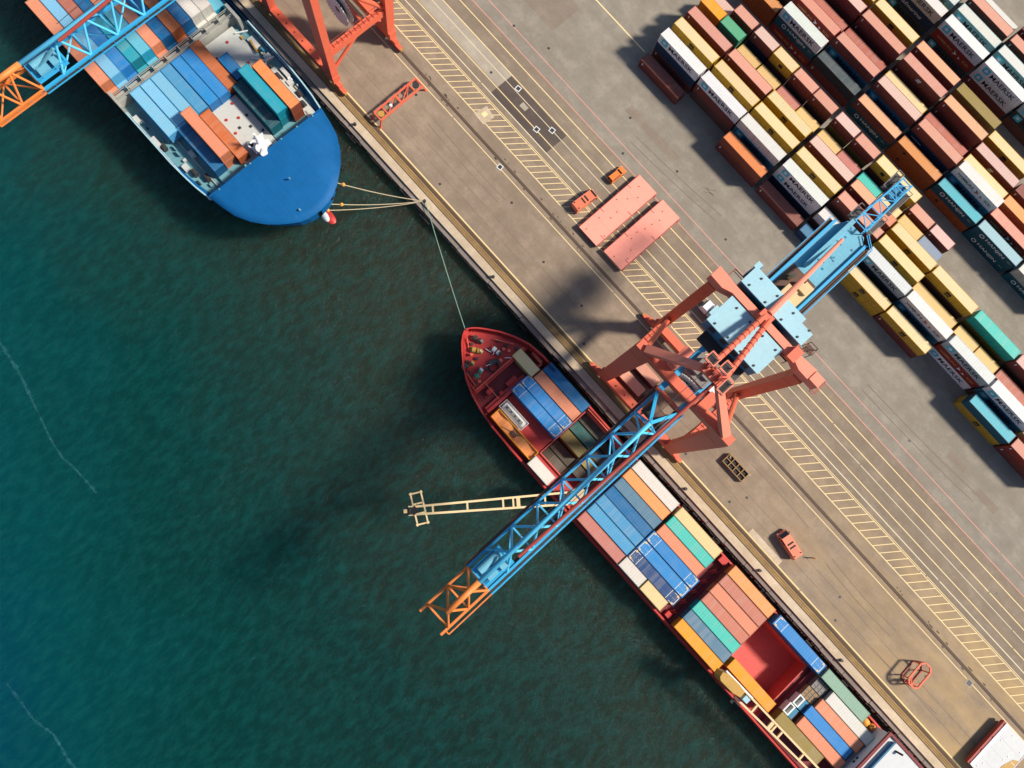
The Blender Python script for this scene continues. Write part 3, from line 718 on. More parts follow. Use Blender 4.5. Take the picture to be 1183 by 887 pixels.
# a dock worker in an orange jacket
t_ = thing('person', 'person in an orange jacket and helmet standing by the lone coral van', 'person', (62.9, 46.6, .01), R(200))
bmv = MB()
sk = bpy.data.meshes.new('person_body')
V = [(0,0,.95),(0,0,1.2),(0,0,1.42),(0,.01,1.56),(0,.02,1.68),(-.2,0,1.40),(-.27,.02,1.12),(-.25,.12,.9),(.2,0,1.40),(.27,.02,1.12),(.25,.12,.9),(-.1,0,.9),(-.11,.02,.5),(-.12,-.01,.09),(-.13,.14,.05),(.1,0,.9),(.11,.02,.5),(.13,-.01,.09),(.14,.14,.05)]
Ed = [(0,1),(1,2),(2,3),(3,4),(2,5),(5,6),(6,7),(2,8),(8,9),(9,10),(0,11),(11,12),(12,13),(13,14),(0,15),(15,16),(16,17),(17,18)]
Rd = [.15,.15,.15,.06,.105,.07,.055,.045,.07,.055,.045,.10,.075,.055,.05,.10,.075,.055,.05]
sk.from_pydata(V, Ed, []); so = bpy.data.objects.new('person_body', sk); COL.objects.link(so)
md = so.modifiers.new('skin', 'SKIN'); 
for i, r in enumerate(Rd): sk.skin_vertices[0].data[i].radius = (r, r)
sk.skin_vertices[0].data[0].use_root = True
so.modifiers.new('sub', 'SUBSURF').levels = 1
bpy.context.view_layer.update()
me = bpy.data.meshes.new_from_object(so.evaluated_get(bpy.context.evaluated_depsgraph_get())); bpy.data.objects.remove(so)
me.materials.clear()
for k in ('hi_vis', 'navy_cloth', 'skin'): me.materials.append(M[k])
for p in me.polygons:
    c = p.center; p.use_smooth = True
    p.material_index = 1 if c.z < .93 and abs(c.x) < .2 else (2 if c.z > 1.5 or (abs(c.x) > .2 and c.z < .97) else 0)
link('person_body', me, t_)
part('helmet', MB().ball((0,.02,1.75), .14, .15, .10), M['hi_vis'], t_, True)

# spreader frames and rack
t_ = thing('lifting_frame', 'long coral lifting frame with cross bracing and four feet on the apron', 'lifting frame', (-69.4, 46.7, 0), R(91))
h = 2.3; m = MB()
for s in (-1, 1): m.beam((-6.0, s*1.15, h), (6.0, s*1.15, h), .34, .36)
for xx in (-6.0, -3.9, 0, 3.9, 6.0): m.beam((xx, -1.15, h), (xx, 1.15, h), .5 if xx == 0 else .28, .34)
part('frame', m, M['coral'], t_)
m = MB()
for (a, b) in ((-3.9, 0), (0, 3.9)): m.beam((a, -1.1, h+.02), (b, 1.1, h+.02), .16, .2)
m.beam((3.9,1.1,h+.02), (1.5,-1.1,h+.02), .14, .18)
part('brace', m, M['coral'], t_)
for s in (-1, 1):
    for e in (-1, 1): part('foot', MB().beam((e*6.0, s*1.15, h-.1), (e*6.6, s*1.35, .05), .3, .3).cb((e*6.6, s*1.35, .08), (.6, .5, .16)), M['coral'], t_)
part('pulley', MB().tube((-2.2, 0, h-.1), (-2.2, 0, h+.3), .35, 12), M['white'], t_)
part('cable_basket', MB().tube((5.0, 0, h-.2), (5.0, 0, h+.15), .75, 14), M['dark_steel'], t_)
part('cable_basket', MB().tube((-5.0, 0, h-.2), (-5.0, 0, h+.05), .7, 14), M['ochre'], t_)

t_ = thing('lifting_frame', 'small open coral frame with rounded ends and a long lacy shadow', 'lifting frame', (94.3, 45.9, 0), R(93))
h = 2.9; m = MB(); ring = [(-2.2,-1.35),(1.9,-1.35),(2.75,-.65),(2.75,.6),(2.0,1.35),(-2.1,1.35),(-2.85,.6),(-2.85,-.6)]
for i in range(8): a, b = ring[i], ring[(i+1) % 8]; m.beam((*a, h), (*b, h), .34, .34)
part('top_ring', m, M['coral'], t_)
m = MB()
for i in range(8): a, b = ring[i], ring[(i+1) % 8]; m.beam((a[0]*.92, a[1]*.95, .16), (b[0]*.92, b[1]*.95, .16), .2, .24)
part('base_ring', m, M['red_pipe'], t_)
for a in (ring[0], ring[1], ring[3], ring[4], ring[5], ring[7]): part('post', MB().beam((*a, h), (a[0]*.92, a[1]*.95, .1), .2, .2), M['coral'], t_)
part('gusset', MB().box(-2.6, -1.9, -.08, .08, .2, h-.1).beam((-2.7,0,h-.1), (-1.2,1.2,h-.05), .16, .16).beam((-2.7,0,h-.1), (-1.2,-1.2,h-.05), .16, .16), M['coral'], t_)

t_ = thing('crate_rack', 'dark timber rack of eight open bins with hooks inside on the apron', 'rack', (37.9, 47.3, 0), R(0))
m = MB(); a, b, h = 3.0, 1.15, 1.15
for yy in (-b, 0, b): m.box(-a, a, yy-.09, yy+.09, .1, h-(.02 if yy == 0 else 0))
for i in range(5): xx = -a+.1+(2*a-.2)*i/4; m.box(xx-.09, xx+.09, -b+.09, -.09, .1, h+.01).box(xx-.09, xx+.09, .09, b-.09, .1, h+.01)
part('bin_frame', m, M['wood'], t_); part('base', MB().box(-a, a, -b, b, .0, .1), M['black'], t_)
for i in range(4):
    for s in (-1, 1): xx = -a+.8+i*1.45; part('bin_content', MB().cb((xx, s*.55, .45), (.85, .55, .6)), M['black'], t_)
part('hook', MB().beam((-2.2,.5,h), (-2.7,.9,h+.25), .14, .14).beam((2.9,.9,h), (3.3,1.3,h), .12, .12), M['cream'], t_)
# containers standing on the apron under the crane
container('P', 6.06, 6.9, 41.4, .02, 'short brown container under the crane, nearer the water', 'containers under the crane', None)
container('P', 6.06, 7.5, 45.2, .02, 'short brown container under the crane, farther from the water', 'containers under the crane', None)
t_ = thing('toolbox', 'green and white striped box beside the containers under the crane', 'box', (15.0, 46.5, .01))
part('box_body', MB().box(-.6, .6, -1.1, 1.1, 0, 1.5), M['green'], t_); part('lid_stripe', MB().box(-.14, .14, -1.12, 1.12, 1.5, 1.53).box(.32, .5, -1.12, 1.12, 1.5, 1.53), M['white'], t_)
t_ = thing('toolbox', 'narrow pink crate against the end of the nearer container under the crane', 'box', (14.2, 42.3, .01))
part('box_body', MB().box(-.45, .45, -1.15, 1.15, 0, 1.9), M['coral_pale'], t_); part('lid_stripe', MB().box(-.1, .1, -1.16, 1.16, 1.9, 1.93), M['white'], t_)

# ------------------------------------------------------------------ ship-to-shore cranes
def make_crane(label):
    cx, cy = 14.4, 47.0
    t = thing('gantry_crane', label, 'crane', (cx, cy, 0), 0, 'quayside gantry cranes')
    def P(n, mb, m, par=None, smooth=False):
        return part(n, mb.move(-cx, -cy, 0), M[m], par or t, smooth)
    XL, XR = 4.7, 25.0
    YS, YL = 39.24, 55.11
    # travelling gear
    for x in (XL, XR):
        for y in (YS, YL):
            b = MB()
            for d in (-2.2, 2.2): b.box(x+d-1.7, x+d+1.7, y-.45, y+.45, .55, 1.35)
            b.box(x-2.6, x+2.6, y-.5, y+.5, 1.35, 2.3)
            o = P('bogie', b, 'coral')
            wv = MB()
            for d in (-3.2, -1.2, 1.2, 3.2): wv.tube((x+d, y-.16, .42), (x+d, y+.16, .42), .38, 12)
            P('wheel', wv, 'dark_steel', o)
            b = MB(); sx = -1 if x == XL else 1; b.box(x+sx*3.95-.2, x+sx*3.95+.2, y-.3, y+.3, .6, 1.3); P('buffer', b, 'ochre', o)
    b = MB(); b.box(XL-1.5, XR+1.5, YS-.85, YS+.85, 2.3, 4.3); P('sill_beam', b, 'coral')
    b = MB(); b.box(XL-1.5, XR+1.5, YL-.85, YL+.85, 2.3, 4.3); P('sill_beam', b, 'coral')
    hb = MB()
    for i in range(6): hb.box(XL+3+i*2.6, XL+3.3+i*2.6, YS-.2, YS+.1, 4.3, 4.42)
    P('sill_hatch', hb, 'maroon')
    # legs
    def leg(x, y, x2, y2, z1, wx, wy, wx2, wy2):
        b = MB(); v = []
        for (a, c, z, ux, uy) in ((x, y, 4.3, wx, wy), (x2, y2, z1, wx2, wy2)): v += [(a-ux/2, c-uy/2, z), (a+ux/2, c-uy/2, z), (a+ux/2, c+uy/2, z), (a-ux/2, c+uy/2, z)]
        b.add(v, [(3,2,1,0),(4,5,6,7),(0,1,5,4),(1,2,6,5),(2,3,7,6),(3,0,4,7)])
        for k in (.06, .09, .9): 
            zz = 4.3+(z1-4.3)*k; a = x+(x2-x)*k; c = y+(y2-y)*k; ux = wx+(wx2-wx)*k+.06; uy = wy+(wy2-wy)*k+.06
            b.box(a-ux/2, a+ux/2, c-uy/2, c+uy/2, zz, zz+.12)
        return b
    P('leg', leg(XL, YS, XL+.5, YS, 35.6, 2.5, 1.6, 3.6, 1.6), 'coral'); P('leg', leg(XR, YS, XR-.5, YS, 35.6, 2.5, 1.6, 3.6, 1.6), 'coral')
    P('leg', leg(XL, YL, XL, YL+.9, 38.4, 2.0, 1.9, 2.0, 2.6), 'coral'); P('leg', leg(XR, YL, XR+.8, YL+.9, 38.4, 2.0, 1.9, 2.0, 2.6), 'coral')
    # portal beams
    b = MB(); b.box(XL-1.2, XR+1.2, YS-.85, YS+.85, 35.6, 37.7); P('portal_beam', b, 'coral')
    b = MB(); b.prism([(XL-1.6,55.0),(XL+1.2,54.9),(XL+3.0,55.6),(XR-2.2,55.6),(XR-.6,55.0),(XR+1.5,55.0),(XR+1.5,57.3),(XR-2,57.0),(XL+3.0,57.0),(XL-1.6,57.3)], 38.4, 41.0); P('portal_beam', b, 'coral_pale')
    b = MB(); b.box(XR+1.6, XR+3.6, 55.2, 57.1, 38.5, 41.2); P('end_cap', b, 'coral_pale')
    for x in (XL, XR):
        b = MB(); b.box(x-.65, x+.65, YS+.8, YL-.9, 10.6, 12.4); o = P('tie_beam', b, 'coral')
        g = MB()
        for i in range(11): g.box(x-.5, x+.5, YS+2+i*1.15, YS+2.12+i*1.15, 12.4, 12.52)
        for s in (-1, 1): g.beam((x+s*.6, YS+1.5, 13.4), (x+s*.6, YL-1.5, 13.4), .06, .06)
        for i in range(6):
            for s in (-1, 1): g.beam((x+s*.6, YS+1.6+i*2.4, 12.4), (x+s*.6, YS+1.6+i*2.4, 13.4), .05, .05)
        P('handrail', g, 'red_pipe', o)
        b = MB(); b.tube((x, YL-.6, 12.5), (x+(.4 if x == XL else -.4), YS+1.0, 34.6), .5, 10)
        P('diagonal_brace', b, 'coral')
        b = MB(); b.tube((x, YS+1.2, 5.2), (x, 47.2, 10.4), .38, 8); P('diagonal_brace', b, 'coral')
    # A-frame mast
    AP = (15.0, 42.2, 45.2)
    for x, d in ((XL+.6, -.9), (XR-.6, .9)):
        b = MB(); b.beam((x, YS, 37.7), (AP[0]+d*1.2, AP[1], AP[2]), 1.5, 1.5, 1.1, 1.1); P('mast_leg', b, 'coral_pale')
    b = MB(); b.box(12.6, 16.8, 41.2, 43.2, 44.8, 45.7); o = P('mast_head', b, 'coral')
    g = MB()
    for (x0, x1, y0, y1) in ((12.0, 13.8, 42.6, 44.3), (14.6, 16.2, 43.3, 45.0), (16.7, 18.0, 40.6, 43.2)):
        g.box(x0, x1, y0, y1, 45.7, 45.76)
    P('mast_platform', g, 'dark_steel', o)
    g = MB()
    for (x0, x1, y0, y1) in ((12.0, 13.8, 42.6, 44.3), (14.6, 16.2, 43.3, 45.0), (16.7, 18.0, 40.6, 43.2)):
        for z in (46.3, 46.8):
            for a, c in (((x0,y0),(x1,y0)), ((x1,y0),(x1,y1)), ((x1,y1),(x0,y1)), ((x0,y1),(x0,y0))): g.beam((*a, z), (*c, z), .12, .12)
        for a in ((x0,y0),(x1,y0),(x1,y1),(x0,y1)): g.beam((*a, 45.7), (*a, 46.8), .1, .1)
    P('handrail', g, 'coral_pale', o)
    g = MB()
    for x in (13.3, 14.6, 15.8): g.tube((x-.2, 42.2, 46.2), (x+.2, 42.2, 46.2), .62, 14)
    P('sheave', g, 'red_pipe', o)
    # stays
    for x in (13.6, 16.6):
        b = MB(); b.tube((x, 43.0, 45.2), (14.3+(x-14.7)*.35, 56.4, 42.6), .5, 10); o = P('back_stay', b, 'coral')
        g = MB(); p0, p1 = Vector((x, 43.0, 45.2)), Vector((14.3+(x-14.7)*.35, 56.4, 42.6))
        for i in range(9):
            a = p0+(p1-p0)*(.12+i*.09); g.tube(a, a+(p1-p0)*.012, .56, 10)
        P('stay_collar', g, 'red_pipe', o)
    b = MB(); b.box(13.0, 15.4, 55.7, 57.1, 41.0, 43.0); P('stay_bracket', b, 'coral')
    b = MB(); b.tube((14.2, 57.0, 42.8), (13.9, 78.0, 38.4), .62, 10, .3); P('back_stay', b, 'coral_pale')
    b = MB(); b.tube((16.0, 41.6, 45.0), (15.4, .5, 41.2), .30, 8); P('fore_stay', b, 'red_pipe')
    for x in (13.5, 14.9): 
        b = MB(); b.tube((x, 42.2, 46.3), (x-.3, 2.0, 41.6), .05, 5); P('hoist_rope', b, 'dark_steel')
    # boom: two lower chords, one upper chord, lacing
    XA, XB, XT, ZB, ZT = 11.7, 16.7, 14.2, 35.9, 40.6
    YT = -16.8; YO = -6.6; YH = 36.6
    def chord(x, y0, y1, m, n='lower_chord'):
        b = MB(); b.box(x-.21, x+.21, y0, y1, ZB-.45, ZB+.2); P(n, b, m)
    chord(XA, YT, YO, 'tip_orange'); chord(XB, YT, YO, 'tip_orange'); chord(XA, YO+.003, YH, 'crane_blue'); chord(XB, YO+.003, YH, 'crane_blue')
    b = MB(); b.box(XA-.74, XA-.26, YO, YH, ZB-.3, ZB-.2); P('walkway', b, 'brown_rail')
    b = MB(); b.box(XB+.3, XB+.66, YO, YH, ZB-.3, ZB-.2); P('walkway', b, 'dark_steel')
    b = MB()
    for i in range(22): b.beam((XB+.8, YT+2.5+i*2.4, ZB-.3), (XB+.8, YT+2.5+i*2.4, ZB+.8), .05, .05)
    b.beam((XB+.8, YO, ZB+.8), (XB+.8, YH, ZB+.8), .12, .12); b.beam((XB+.8, YO, ZB-.25), (XB+.8, YH, ZB-.25), .16, .16); P('handrail', b, 'crane_blue')
    b = MB(); b.beam((XB+.8, YT+1.0, ZB+.1), (XB+.8, YO, ZB+.1), .2, .2); b.beam((XB, YT+1.0, ZB), (XB+.8, YT+1.0, ZB+.1), .2, .2); P('handrail', b, 'tip_orange')
    b = MB(); b.box(XB-.6, XB-.25, YO, YH, ZB-.6, ZB-.45); P('trolley_rail', b, 'brown_rail')
    b = MB(); b.tube((XT, YO, ZT), (XT, 30.4, ZT), .42, 12); P('upper_chord', b, 'chord_blue', None, True)
    b = MB(); b.tube((XT, YT+3.4, ZT), (XT, YO-.003, ZT), .5, 12); P('upper_chord', b, 'tip_orange', None, True)
    def lacing(y0, y1, n, m):
        st = (y1-y0)/n
        for i in range(n+1):
            y = y0+i*st; b = MB(); b.beam((XA, y, ZB), (XB, y, ZB), .3, .3); P('cross_strut', b, m)
            if i < n:
                yt = y+st*.5; b = MB()
                for x in (XA, XB):
                    b.tube((x, y, ZB), (XT, yt, ZT), .21, 7); b.tube((x, y+st, ZB), (XT, yt, ZT), .21, 7)
                P('lacing_bar', b, m)
                b = MB(); b.tube((XA, y, ZB), (XB, y+st, ZB), .15, 6) if i % 2 else b.tube((XB, y, ZB), (XA, y+st, ZB), .15, 6); P('plan_brace', b, m)
    lacing(-2.6, 31.0, 6, 'chord_blue'); lacing(YT+1.6, YO, 2, 'tip_orange')
    b = MB()
    for x in (XA, XB): b.beam((XT, 30.4, ZT), (x, YH-.6, ZB+.2), .55, .55); b.tube((x, 31, ZB), (XT, 30.4, ZT), .2, 7)
    P('boom_fork', b, 'crane_blue')
    b = MB(); b.tube((11.1, YH, ZB-.1), (17.3, YH, ZB-.1), .5, 12); P('boom_hinge', b, 'coral')
    # sheave platform near the outer end
    b = MB(); b.box(12.3, 16.0, -6.4, -.6, ZB+.5, ZB+.62); o = P('sheave_platform', b, 'crane_blue')
    g = MB(); g.tube((13.3, -5.6, ZB+1.4), (13.3, -1.2, ZB+1.4), .7, 12); g.box(14.3, 15.6, -5.4, -3.4, ZB+.6, ZB+1.7); g.box(14.4, 15.8, -2.8, -1.4, ZB+.6, ZB+2.1); g.beam((14.0,-5.8,ZB+.7), (14.6,-1.0,ZB+3.6), .4, .4); P('winch', g, 'crane_blue_pale', o)
    g = MB()
    for (a, c) in (((12.3,-6.4),(16.0,-6.4)), ((16.0,-6.4),(16.0,-.6)), ((12.3,-6.4),(12.3,-.6)), ((12.3,-.6),(16,-.6))): g.beam((*a, ZB+1.7), (*c, ZB+1.7), .14, .14); g.beam((*a, ZB+1.2), (*c, ZB+1.2), .1, .1)
    P('handrail', g, 'crane_blue', o)
    # trolley, hoist ropes and cab
    b = MB(); b.box(11.9, 16.5, 42.0, 46.4, 36.4, 37.0); b.box(12.6, 14.0, 42.6, 45.6, 37.0, 38.2); b.box(14.6, 15.9, 43.2, 44.6, 37.0, 37.8); o = P('trolley', b, 'steel')
    b = MB(); b.box(16.9, 18.6, 43.2, 46.0, 32.8, 35.2); o2 = P('operator_cabin', b, 'white'); b = MB(); b.box(16.95, 18.55, 43.1, 43.2, 33.0, 34.8); P('cabin_window', b, 'glass', o2)
    b = MB(); b.tube((12.2,33.0,36.6),(16.0,33.0,36.6), 1.35, 18).tube((12.5,33.0,36.6),(12.7,33.0,36.6), 1.6, 18).tube((15.5,33.0,36.6),(15.7,33.0,36.6),1.6,18); P('cable_drum', b, 'brown_rail')
    b = MB(); b.box(17.6, 19.4, 38.2, 42.6, 38.0, 38.1); P('service_platform', b, 'coral')
    b = MB(); b.box(9.2, 10.8, 40.0, 44.5, 37.9, 39.0); b.box(9.3, 10.7, 40.2, 42, 39.0, 39.7); P('electric_cubicle', b, 'coral_pale')
    # bridge girders under the machine house
    for x in (XA, XB):
        b = MB(); b.box(x-.5, x+.5, YH+.2, 63.0, 34.6, 36.3); P('bridge_girder', b, 'crane_blue')
    b = MB()
    for y in (44, 48, 52, 58, 61): b.box(XA+.5, XB-.5, y-.25, y+.25, 34.8, 35.6)
    P('cross_girder', b, 'house_wall')
    b = MB(); b.box(9.6, 19.2, 47.3, 62.6, 36.3, 36.5); P('house_floor', b, 'dark_steel')
    # machine houses
    for (x0, x1, y0, y1, cut) in ((8.3, 20.1, 49.6, 55.2, 0), (7.4, 21.4, 58.0, 61.3, 1)):
        z0, z1 = 36.5, (41.7 if cut else 40.5)
        pts = [(x0,y0),(x1,y0),(x1,y1),(x0,y1)]
        if cut: pts = [(x0,y0),(x1,y0),(x1,y1-1.0),(x1-2.6,y1-1.0),(x1-2.6,y1),(x0+.6,y1),(x0+.6,y1+.9),(x0-.4,y1+.9),(x0-.4,y1-.4),(x0,y1-.4)]
        b = MB(); b.prism(pts, z0, z1); o = P('machine_house', b, 'house_wall')
        g = MB(); g.prism([(a+(.25 if a > 14 else -.25), c+(.25 if c > (y0+y1)/2 else -.25)) for a, c in pts], z1, z1+.22); ro = P('house_roof', g, 'house_blue', o)
        for i in range(4):
            xx = x0+1.2+i*(x1-x0-2.4)/3; P('roof_vent', MB().cb((xx, y0+.3, z1+.32), (.3, .3, .22)), 'dark_steel', ro); P('roof_vent', MB().cb((xx+.6, y1-.7, z1+.32), (.3, .3, .22)), 'dark_steel', ro)
            xx = x0+1.2+i*2.7; P('louvre', MB().box(xx, xx+1.2, y0-.05, y0+.02, z0+1.2, z0+3.0), 'dark_steel', o)
    # stairs and railings at the house end
    b = MB()
    for (x0, y0) in ((21.6, 57.6), (22.8, 59.2), (20.8, 55.4)):
        b.box(x0, x0+1.6, y0, y0+1.4, 38.4, 38.5)
        for a in ((x0,y0),(x0+1.6,y0),(x0+1.6,y0+1.4),(x0,y0+1.4)): b.beam((*a, 36.5), (*a, 39.6), .1, .1)
        b.beam((x0,y0,39.6), (x0+1.6,y0,39.6), .12, .12); b.beam((x0+1.6,y0,39.6), (x0+1.6,y0+1.4,39.6), .12, .12); b.beam((x0,y0+1.4,39.6), (x0+1.6,y0+1.4,39.6), .12, .12)
    P('stair_tower', b, 'brown_rail')
    b = MB(); b.tube((22.6, 56.2, 37.8), (20.3, 61.5, 37.4), .9, 10); b.box(21.2, 22.8, 54.6, 57.2, 41.0, 42.2); P('stair_landing', b, 'coral')
    b = MB()
    for (x0, x1, y0, y1) in ((28.6, 29.4, 55.0, 57.6), (5.2, 8.4, 57.6, 59.6)):
        for a, c in (((x0,y0),(x1,y0)), ((x1,y0),(x1,y1)), ((x1,y1),(x0,y1)), ((x0,y1),(x0,y0))): b.beam((*a, 39.4), (*c, 39.4), .12, .12); b.beam((*a, 38.4), (*c, 38.4), .1, .1)
    P('handrail', b, 'red_pipe')
    # landside back-reach deck
    b = MB(); b.prism([(11.0, 62.6), (17.4, 62.6), (17.4, 81.0), (16.4, 82.3), (12.4, 82.3), (11.0, 79.4)], 36.2, 36.7); P('back_deck', b, 'crane_blue_pale')
    b = MB(); b.box(10.5, 11.0, 62.4, 80.2, 35.4, 37.6); b.box(17.4, 17.9, 62.4, 81.2, 35.4, 37.3); P('deck_girder', b, 'crane_blue')
    b = MB(); b.box(9.75, 10.45, 62.4, 80.0, 36.9, 37.0); b.box(17.95, 18.75, 62.4, 81.0, 36.7, 36.8); P('walkway', b, 'brown_rail')
    b = MB()
    for z in (37.3, 37.9): b.beam((9.7, 62.4, z), (9.7, 80.0, z), .08, .08); b.beam((18.85, 62.4, z), (18.85, 81.0, z), .12, .12); b.beam((18.85, 81.0, z), (16.4, 82.6, z), .12, .12)
    P('handrail', b, 'crane_blue')
    b = MB(); b.box(12.5, 13.3, 70.4, 82.2, 36.7, 38.4); P('duct', b, 'crane_blue_pale')
    b = MB(); b.box(13.2, 15.4, 62.9, 65.4, 36.7, 38.5); b.box(14.2, 16.6, 66.2, 67.6, 36.7, 38.0); b.box(15.2, 17.0, 63.2, 68.6, 36.7, 37.3); b.box(12.4, 13.0, 66.6, 67.4, 36.7, 38.6); P('hoist_motor', b, 'cream')
    b = MB(); b.box(11.3, 16.9, 63.2, 69.4, 36.7, 36.76); P('oily_plate', b, 'brown_rail')
    for i in range(12): x, y = random.uniform(13.7, 17.0), random.uniform(71, 81); P('deck_fitting', MB().cb((x, y, 36.74), (random.uniform(.15, .5), random.uniform(.15, .4), .08)), 'house_wall')
    # lattice tail with end platform
    b = MB()
    for x in (13.0, 15.7):
        for z in (36.2, 38.4): b.beam((x, 82.2, z), (x+(.35 if x < 14 else -.35), 94.6, z), .26, .26)
        for i in range(7):
            y = 82.3+i*2.0; xx = x+(.05*i if x < 14 else -.05*i); b.beam((xx, y, 36.2), (xx, y, 38.4), .14, .14)
    for i in range(7):
        y = 82.3+i*2.0; b.beam((13.0+.05*i, y, 38.4), (15.7-.05*i, y, 38.4), .16, .16)
        if i < 6: b.beam((13.05+.05*i if i % 2 else 15.65-.05*i, y, 38.4), (15.65-.05*i if i % 2 else 13.05+.05*i, y+2, 38.4), .14, .14)
    P('lattice_tail', b, 'crane_blue')
    o = None
    for q in ((11.9, 13.1, 91.4, 95.6, 36.4, 36.5), (15.5, 16.6, 88.6, 94.2, 36.4, 36.5), (16.0, 16.9, 83.4, 87.4, 36.2, 36.3), (11.6, 12.9, 83.0, 86.0, 36.2, 36.3)): o = P('end_platform', MB().box(*q), 'dark_steel')
    b = MB()
    for (x0, x1, y0, y1) in ((11.9, 13.1, 91.4, 95.6), (15.5, 16.6, 88.6, 94.2), (16.0, 16.9, 83.4, 87.4), (11.6, 12.9, 83, 86)):
        for a, c in (((x0,y0),(x1,y0)), ((x1,y0),(x1,y1)), ((x1,y1),(x0,y1)), ((x0,y1),(x0,y0))): b.beam((*a, 37.5), (*c, 37.5), .1, .1)
        for a in ((x0,y0),(x1,y0),(x1,y1),(x0,y1)): b.beam((*a, 36.4), (*a, 37.5), .09, .09)
    P('handrail', b, 'steel', o)
    b = MB(); b.box(13.3, 15.4, 90.5, 94.0, 36.5, 37.6); P('end_sheave', b, 'house_wall')
    # cable reel on the lower tie
    rx, ry, rz = 17.6, 48.6, 9.2
    b = MB()
    for s in (-.38, .38): b.tube((rx, ry+s, rz), (rx, ry+s+.06, rz), .9, 18)
    b.tube((rx, ry-.5, rz), (rx, ry+.9, rz), .35, 12); o = P('cable_reel', b, 'dark_steel')
    b = MB(); n = 32
    for i in range(n):
        a = 2*math.pi*i/n
        for s in (-.42, .42): b.beam((rx+.8*math.cos(a), ry+s, rz+.8*math.sin(a)), (rx+3.7*math.cos(a), ry+s*1.6, rz+3.7*math.sin(a)), .2, .5)
    P('reel_spoke', b, 'white', o)
    b = MB()
    for i in range(40):
        a, c = 2*math.pi*i/40, 2*math.pi*(i+1)/40
        b.beam((rx+1.5*math.cos(a), ry, rz+1.5*math.sin(a)), (rx+1.5*math.cos(c), ry, rz+1.5*math.sin(c)), .6, .7)
    P('wound_cable', b, 'dark_steel', o)
    b = MB(); b.box(rx-.4, rx+.4, ry+.7, ry+1.2, rz-3.0, rz+.4); b.beam((rx, ry+1.0, 10.9), (rx, ry+1.0, rz), .5, .5); b.beam((rx, ry+1.0, 11.1), (XR-.7, ry+1.0, 11.1), .5, .6); P('reel_arm', b, 'coral', o)
    return t
crane = make_crane('coral gantry crane with blue lattice boom reaching over the red ship, fully in view')
c2 = copy_tree(crane); c2.location.x -= 107.2; 
for ch in c2.children:
    if ch.name.split('.')[0] not in ('leg', 'sill_beam', 'sill_hatch', 'bogie', 'portal_beam', 'tie_beam', 'diagonal_brace', 'cable_reel', 'end_cap', 'mast_leg'): ch.location.x -= 3.6
c2['label'] = 'coral gantry crane over the blue ship, cut off by the upper left corner'

# ------------------------------------------------------------------ red ship
def each(name, mat, items, fn):
    for it in items: S(name, fn(MB(), *it), mat)
RY = 23.35
def hull_mesh(sec, cy, levels):
    # sec: list of (x, half breadth at deck, deck z); levels: list of (fraction of half breadth for the bow fineness, z or None = deck)
    m = MB(); n = len(sec); rows = []
    for (fx, z) in levels:
        r = []
        for i, (x, hb, dz) in enumerate(sec): r.append((x, hb*fx(i), dz if z is None else z))
        rows.append(r)
    for s in (-1, 1):
        base = len(m.v)
        for r in rows: m.v += [(x, cy+s*h, z) for x, h, z in r]
        for j in range(len(rows)-1):
            for i in range(n-1):
                a = base+j*n+i; f = (a, a+1, a+n+1, a+n); m.f.append(f if s < 0 else tuple(reversed(f)))
    return m
sec = [(-21.7,.15),(-21.2,1.1),(-20.2,2.3),(-18.8,3.5),(-16.6,5.2),(-13.8,6.8),(-10.6,8.05),(-7,8.75),(-3,9.1),(3,9.3),(20,9.3),(60,9.3),(95,9.3),(112,8.6)]
def sheer(x): return 5.6 if x < -9.5 else (5.6-(x+9.5)/6*3.2 if x < -3.5 else (2.4 if x < 6 else max(1.55, 2.4-(x-6)*.3)))
secz = [(x, h, sheer(x)) for x, h in sec]
def fine(k):
    return lambda i: 1-(k*max(0, 1-(sec[i][0]+22)/26))
t = thing('container_ship', 'red container ship moored under the big crane, bow pointing to the upper left', 'ship', (30, RY, WZ))
def S(n, mb, m, par=None, smooth=False): return part(n, mb.move(-30, -RY, -WZ), M[m], par or t, smooth)
S('hull', hull_mesh(secz, RY, [(fine(.55), -7.5), (fine(.45), -2.6), (fine(.22), .6), (fine(0), None)]), 'ship_red')
# inner bulwark skin and rail
inn = [(x+(.35 if i == 0 else 0), max(.02, h-.35), z) for i, (x, h, z) in enumerate(secz)]
S('bulwark', hull_mesh([(x, h, z-.02) for x, h, z in inn], RY, [(lambda i: 1, .5), (lambda i: 1, None)]), 'ship_red')
rail = MB()
for i in range(len(secz)-1):
    a, b = secz[i], secz[i+1]; ia, ib = inn[i], inn[i+1]
    for s in (-1, 1):
        rail.add([(a[0], RY+s*(a[1]+.05), a[2]+.04), (b[0], RY+s*(b[1]+.05), b[2]+.04), (ib[0], RY+s*ib[1], ib[2]+.04), (ia[0], RY+s*ia[1], ia[2]+.04),
                  (a[0], RY+s*(a[1]+.05), a[2]-.06), (b[0], RY+s*(b[1]+.05), b[2]-.06), (ib[0], RY+s*ib[1], ib[2]-.06), (ia[0], RY+s*ia[1], ia[2]-.06)],
                 [(0,1,2,3),(7,6,5,4),(0,4,5,1),(2,6,7,3)])
S('bulwark_rail', rail, 'ship_red')
def hbx(x, lst):
    for (a, b) in zip(lst[:-1], lst[1:]):
        if a[0] <= x <= b[0]: k = (x-a[0])/(b[0]-a[0]); return a[1]+(b[1]-a[1])*k
    return lst[-1][1]
st = MB()
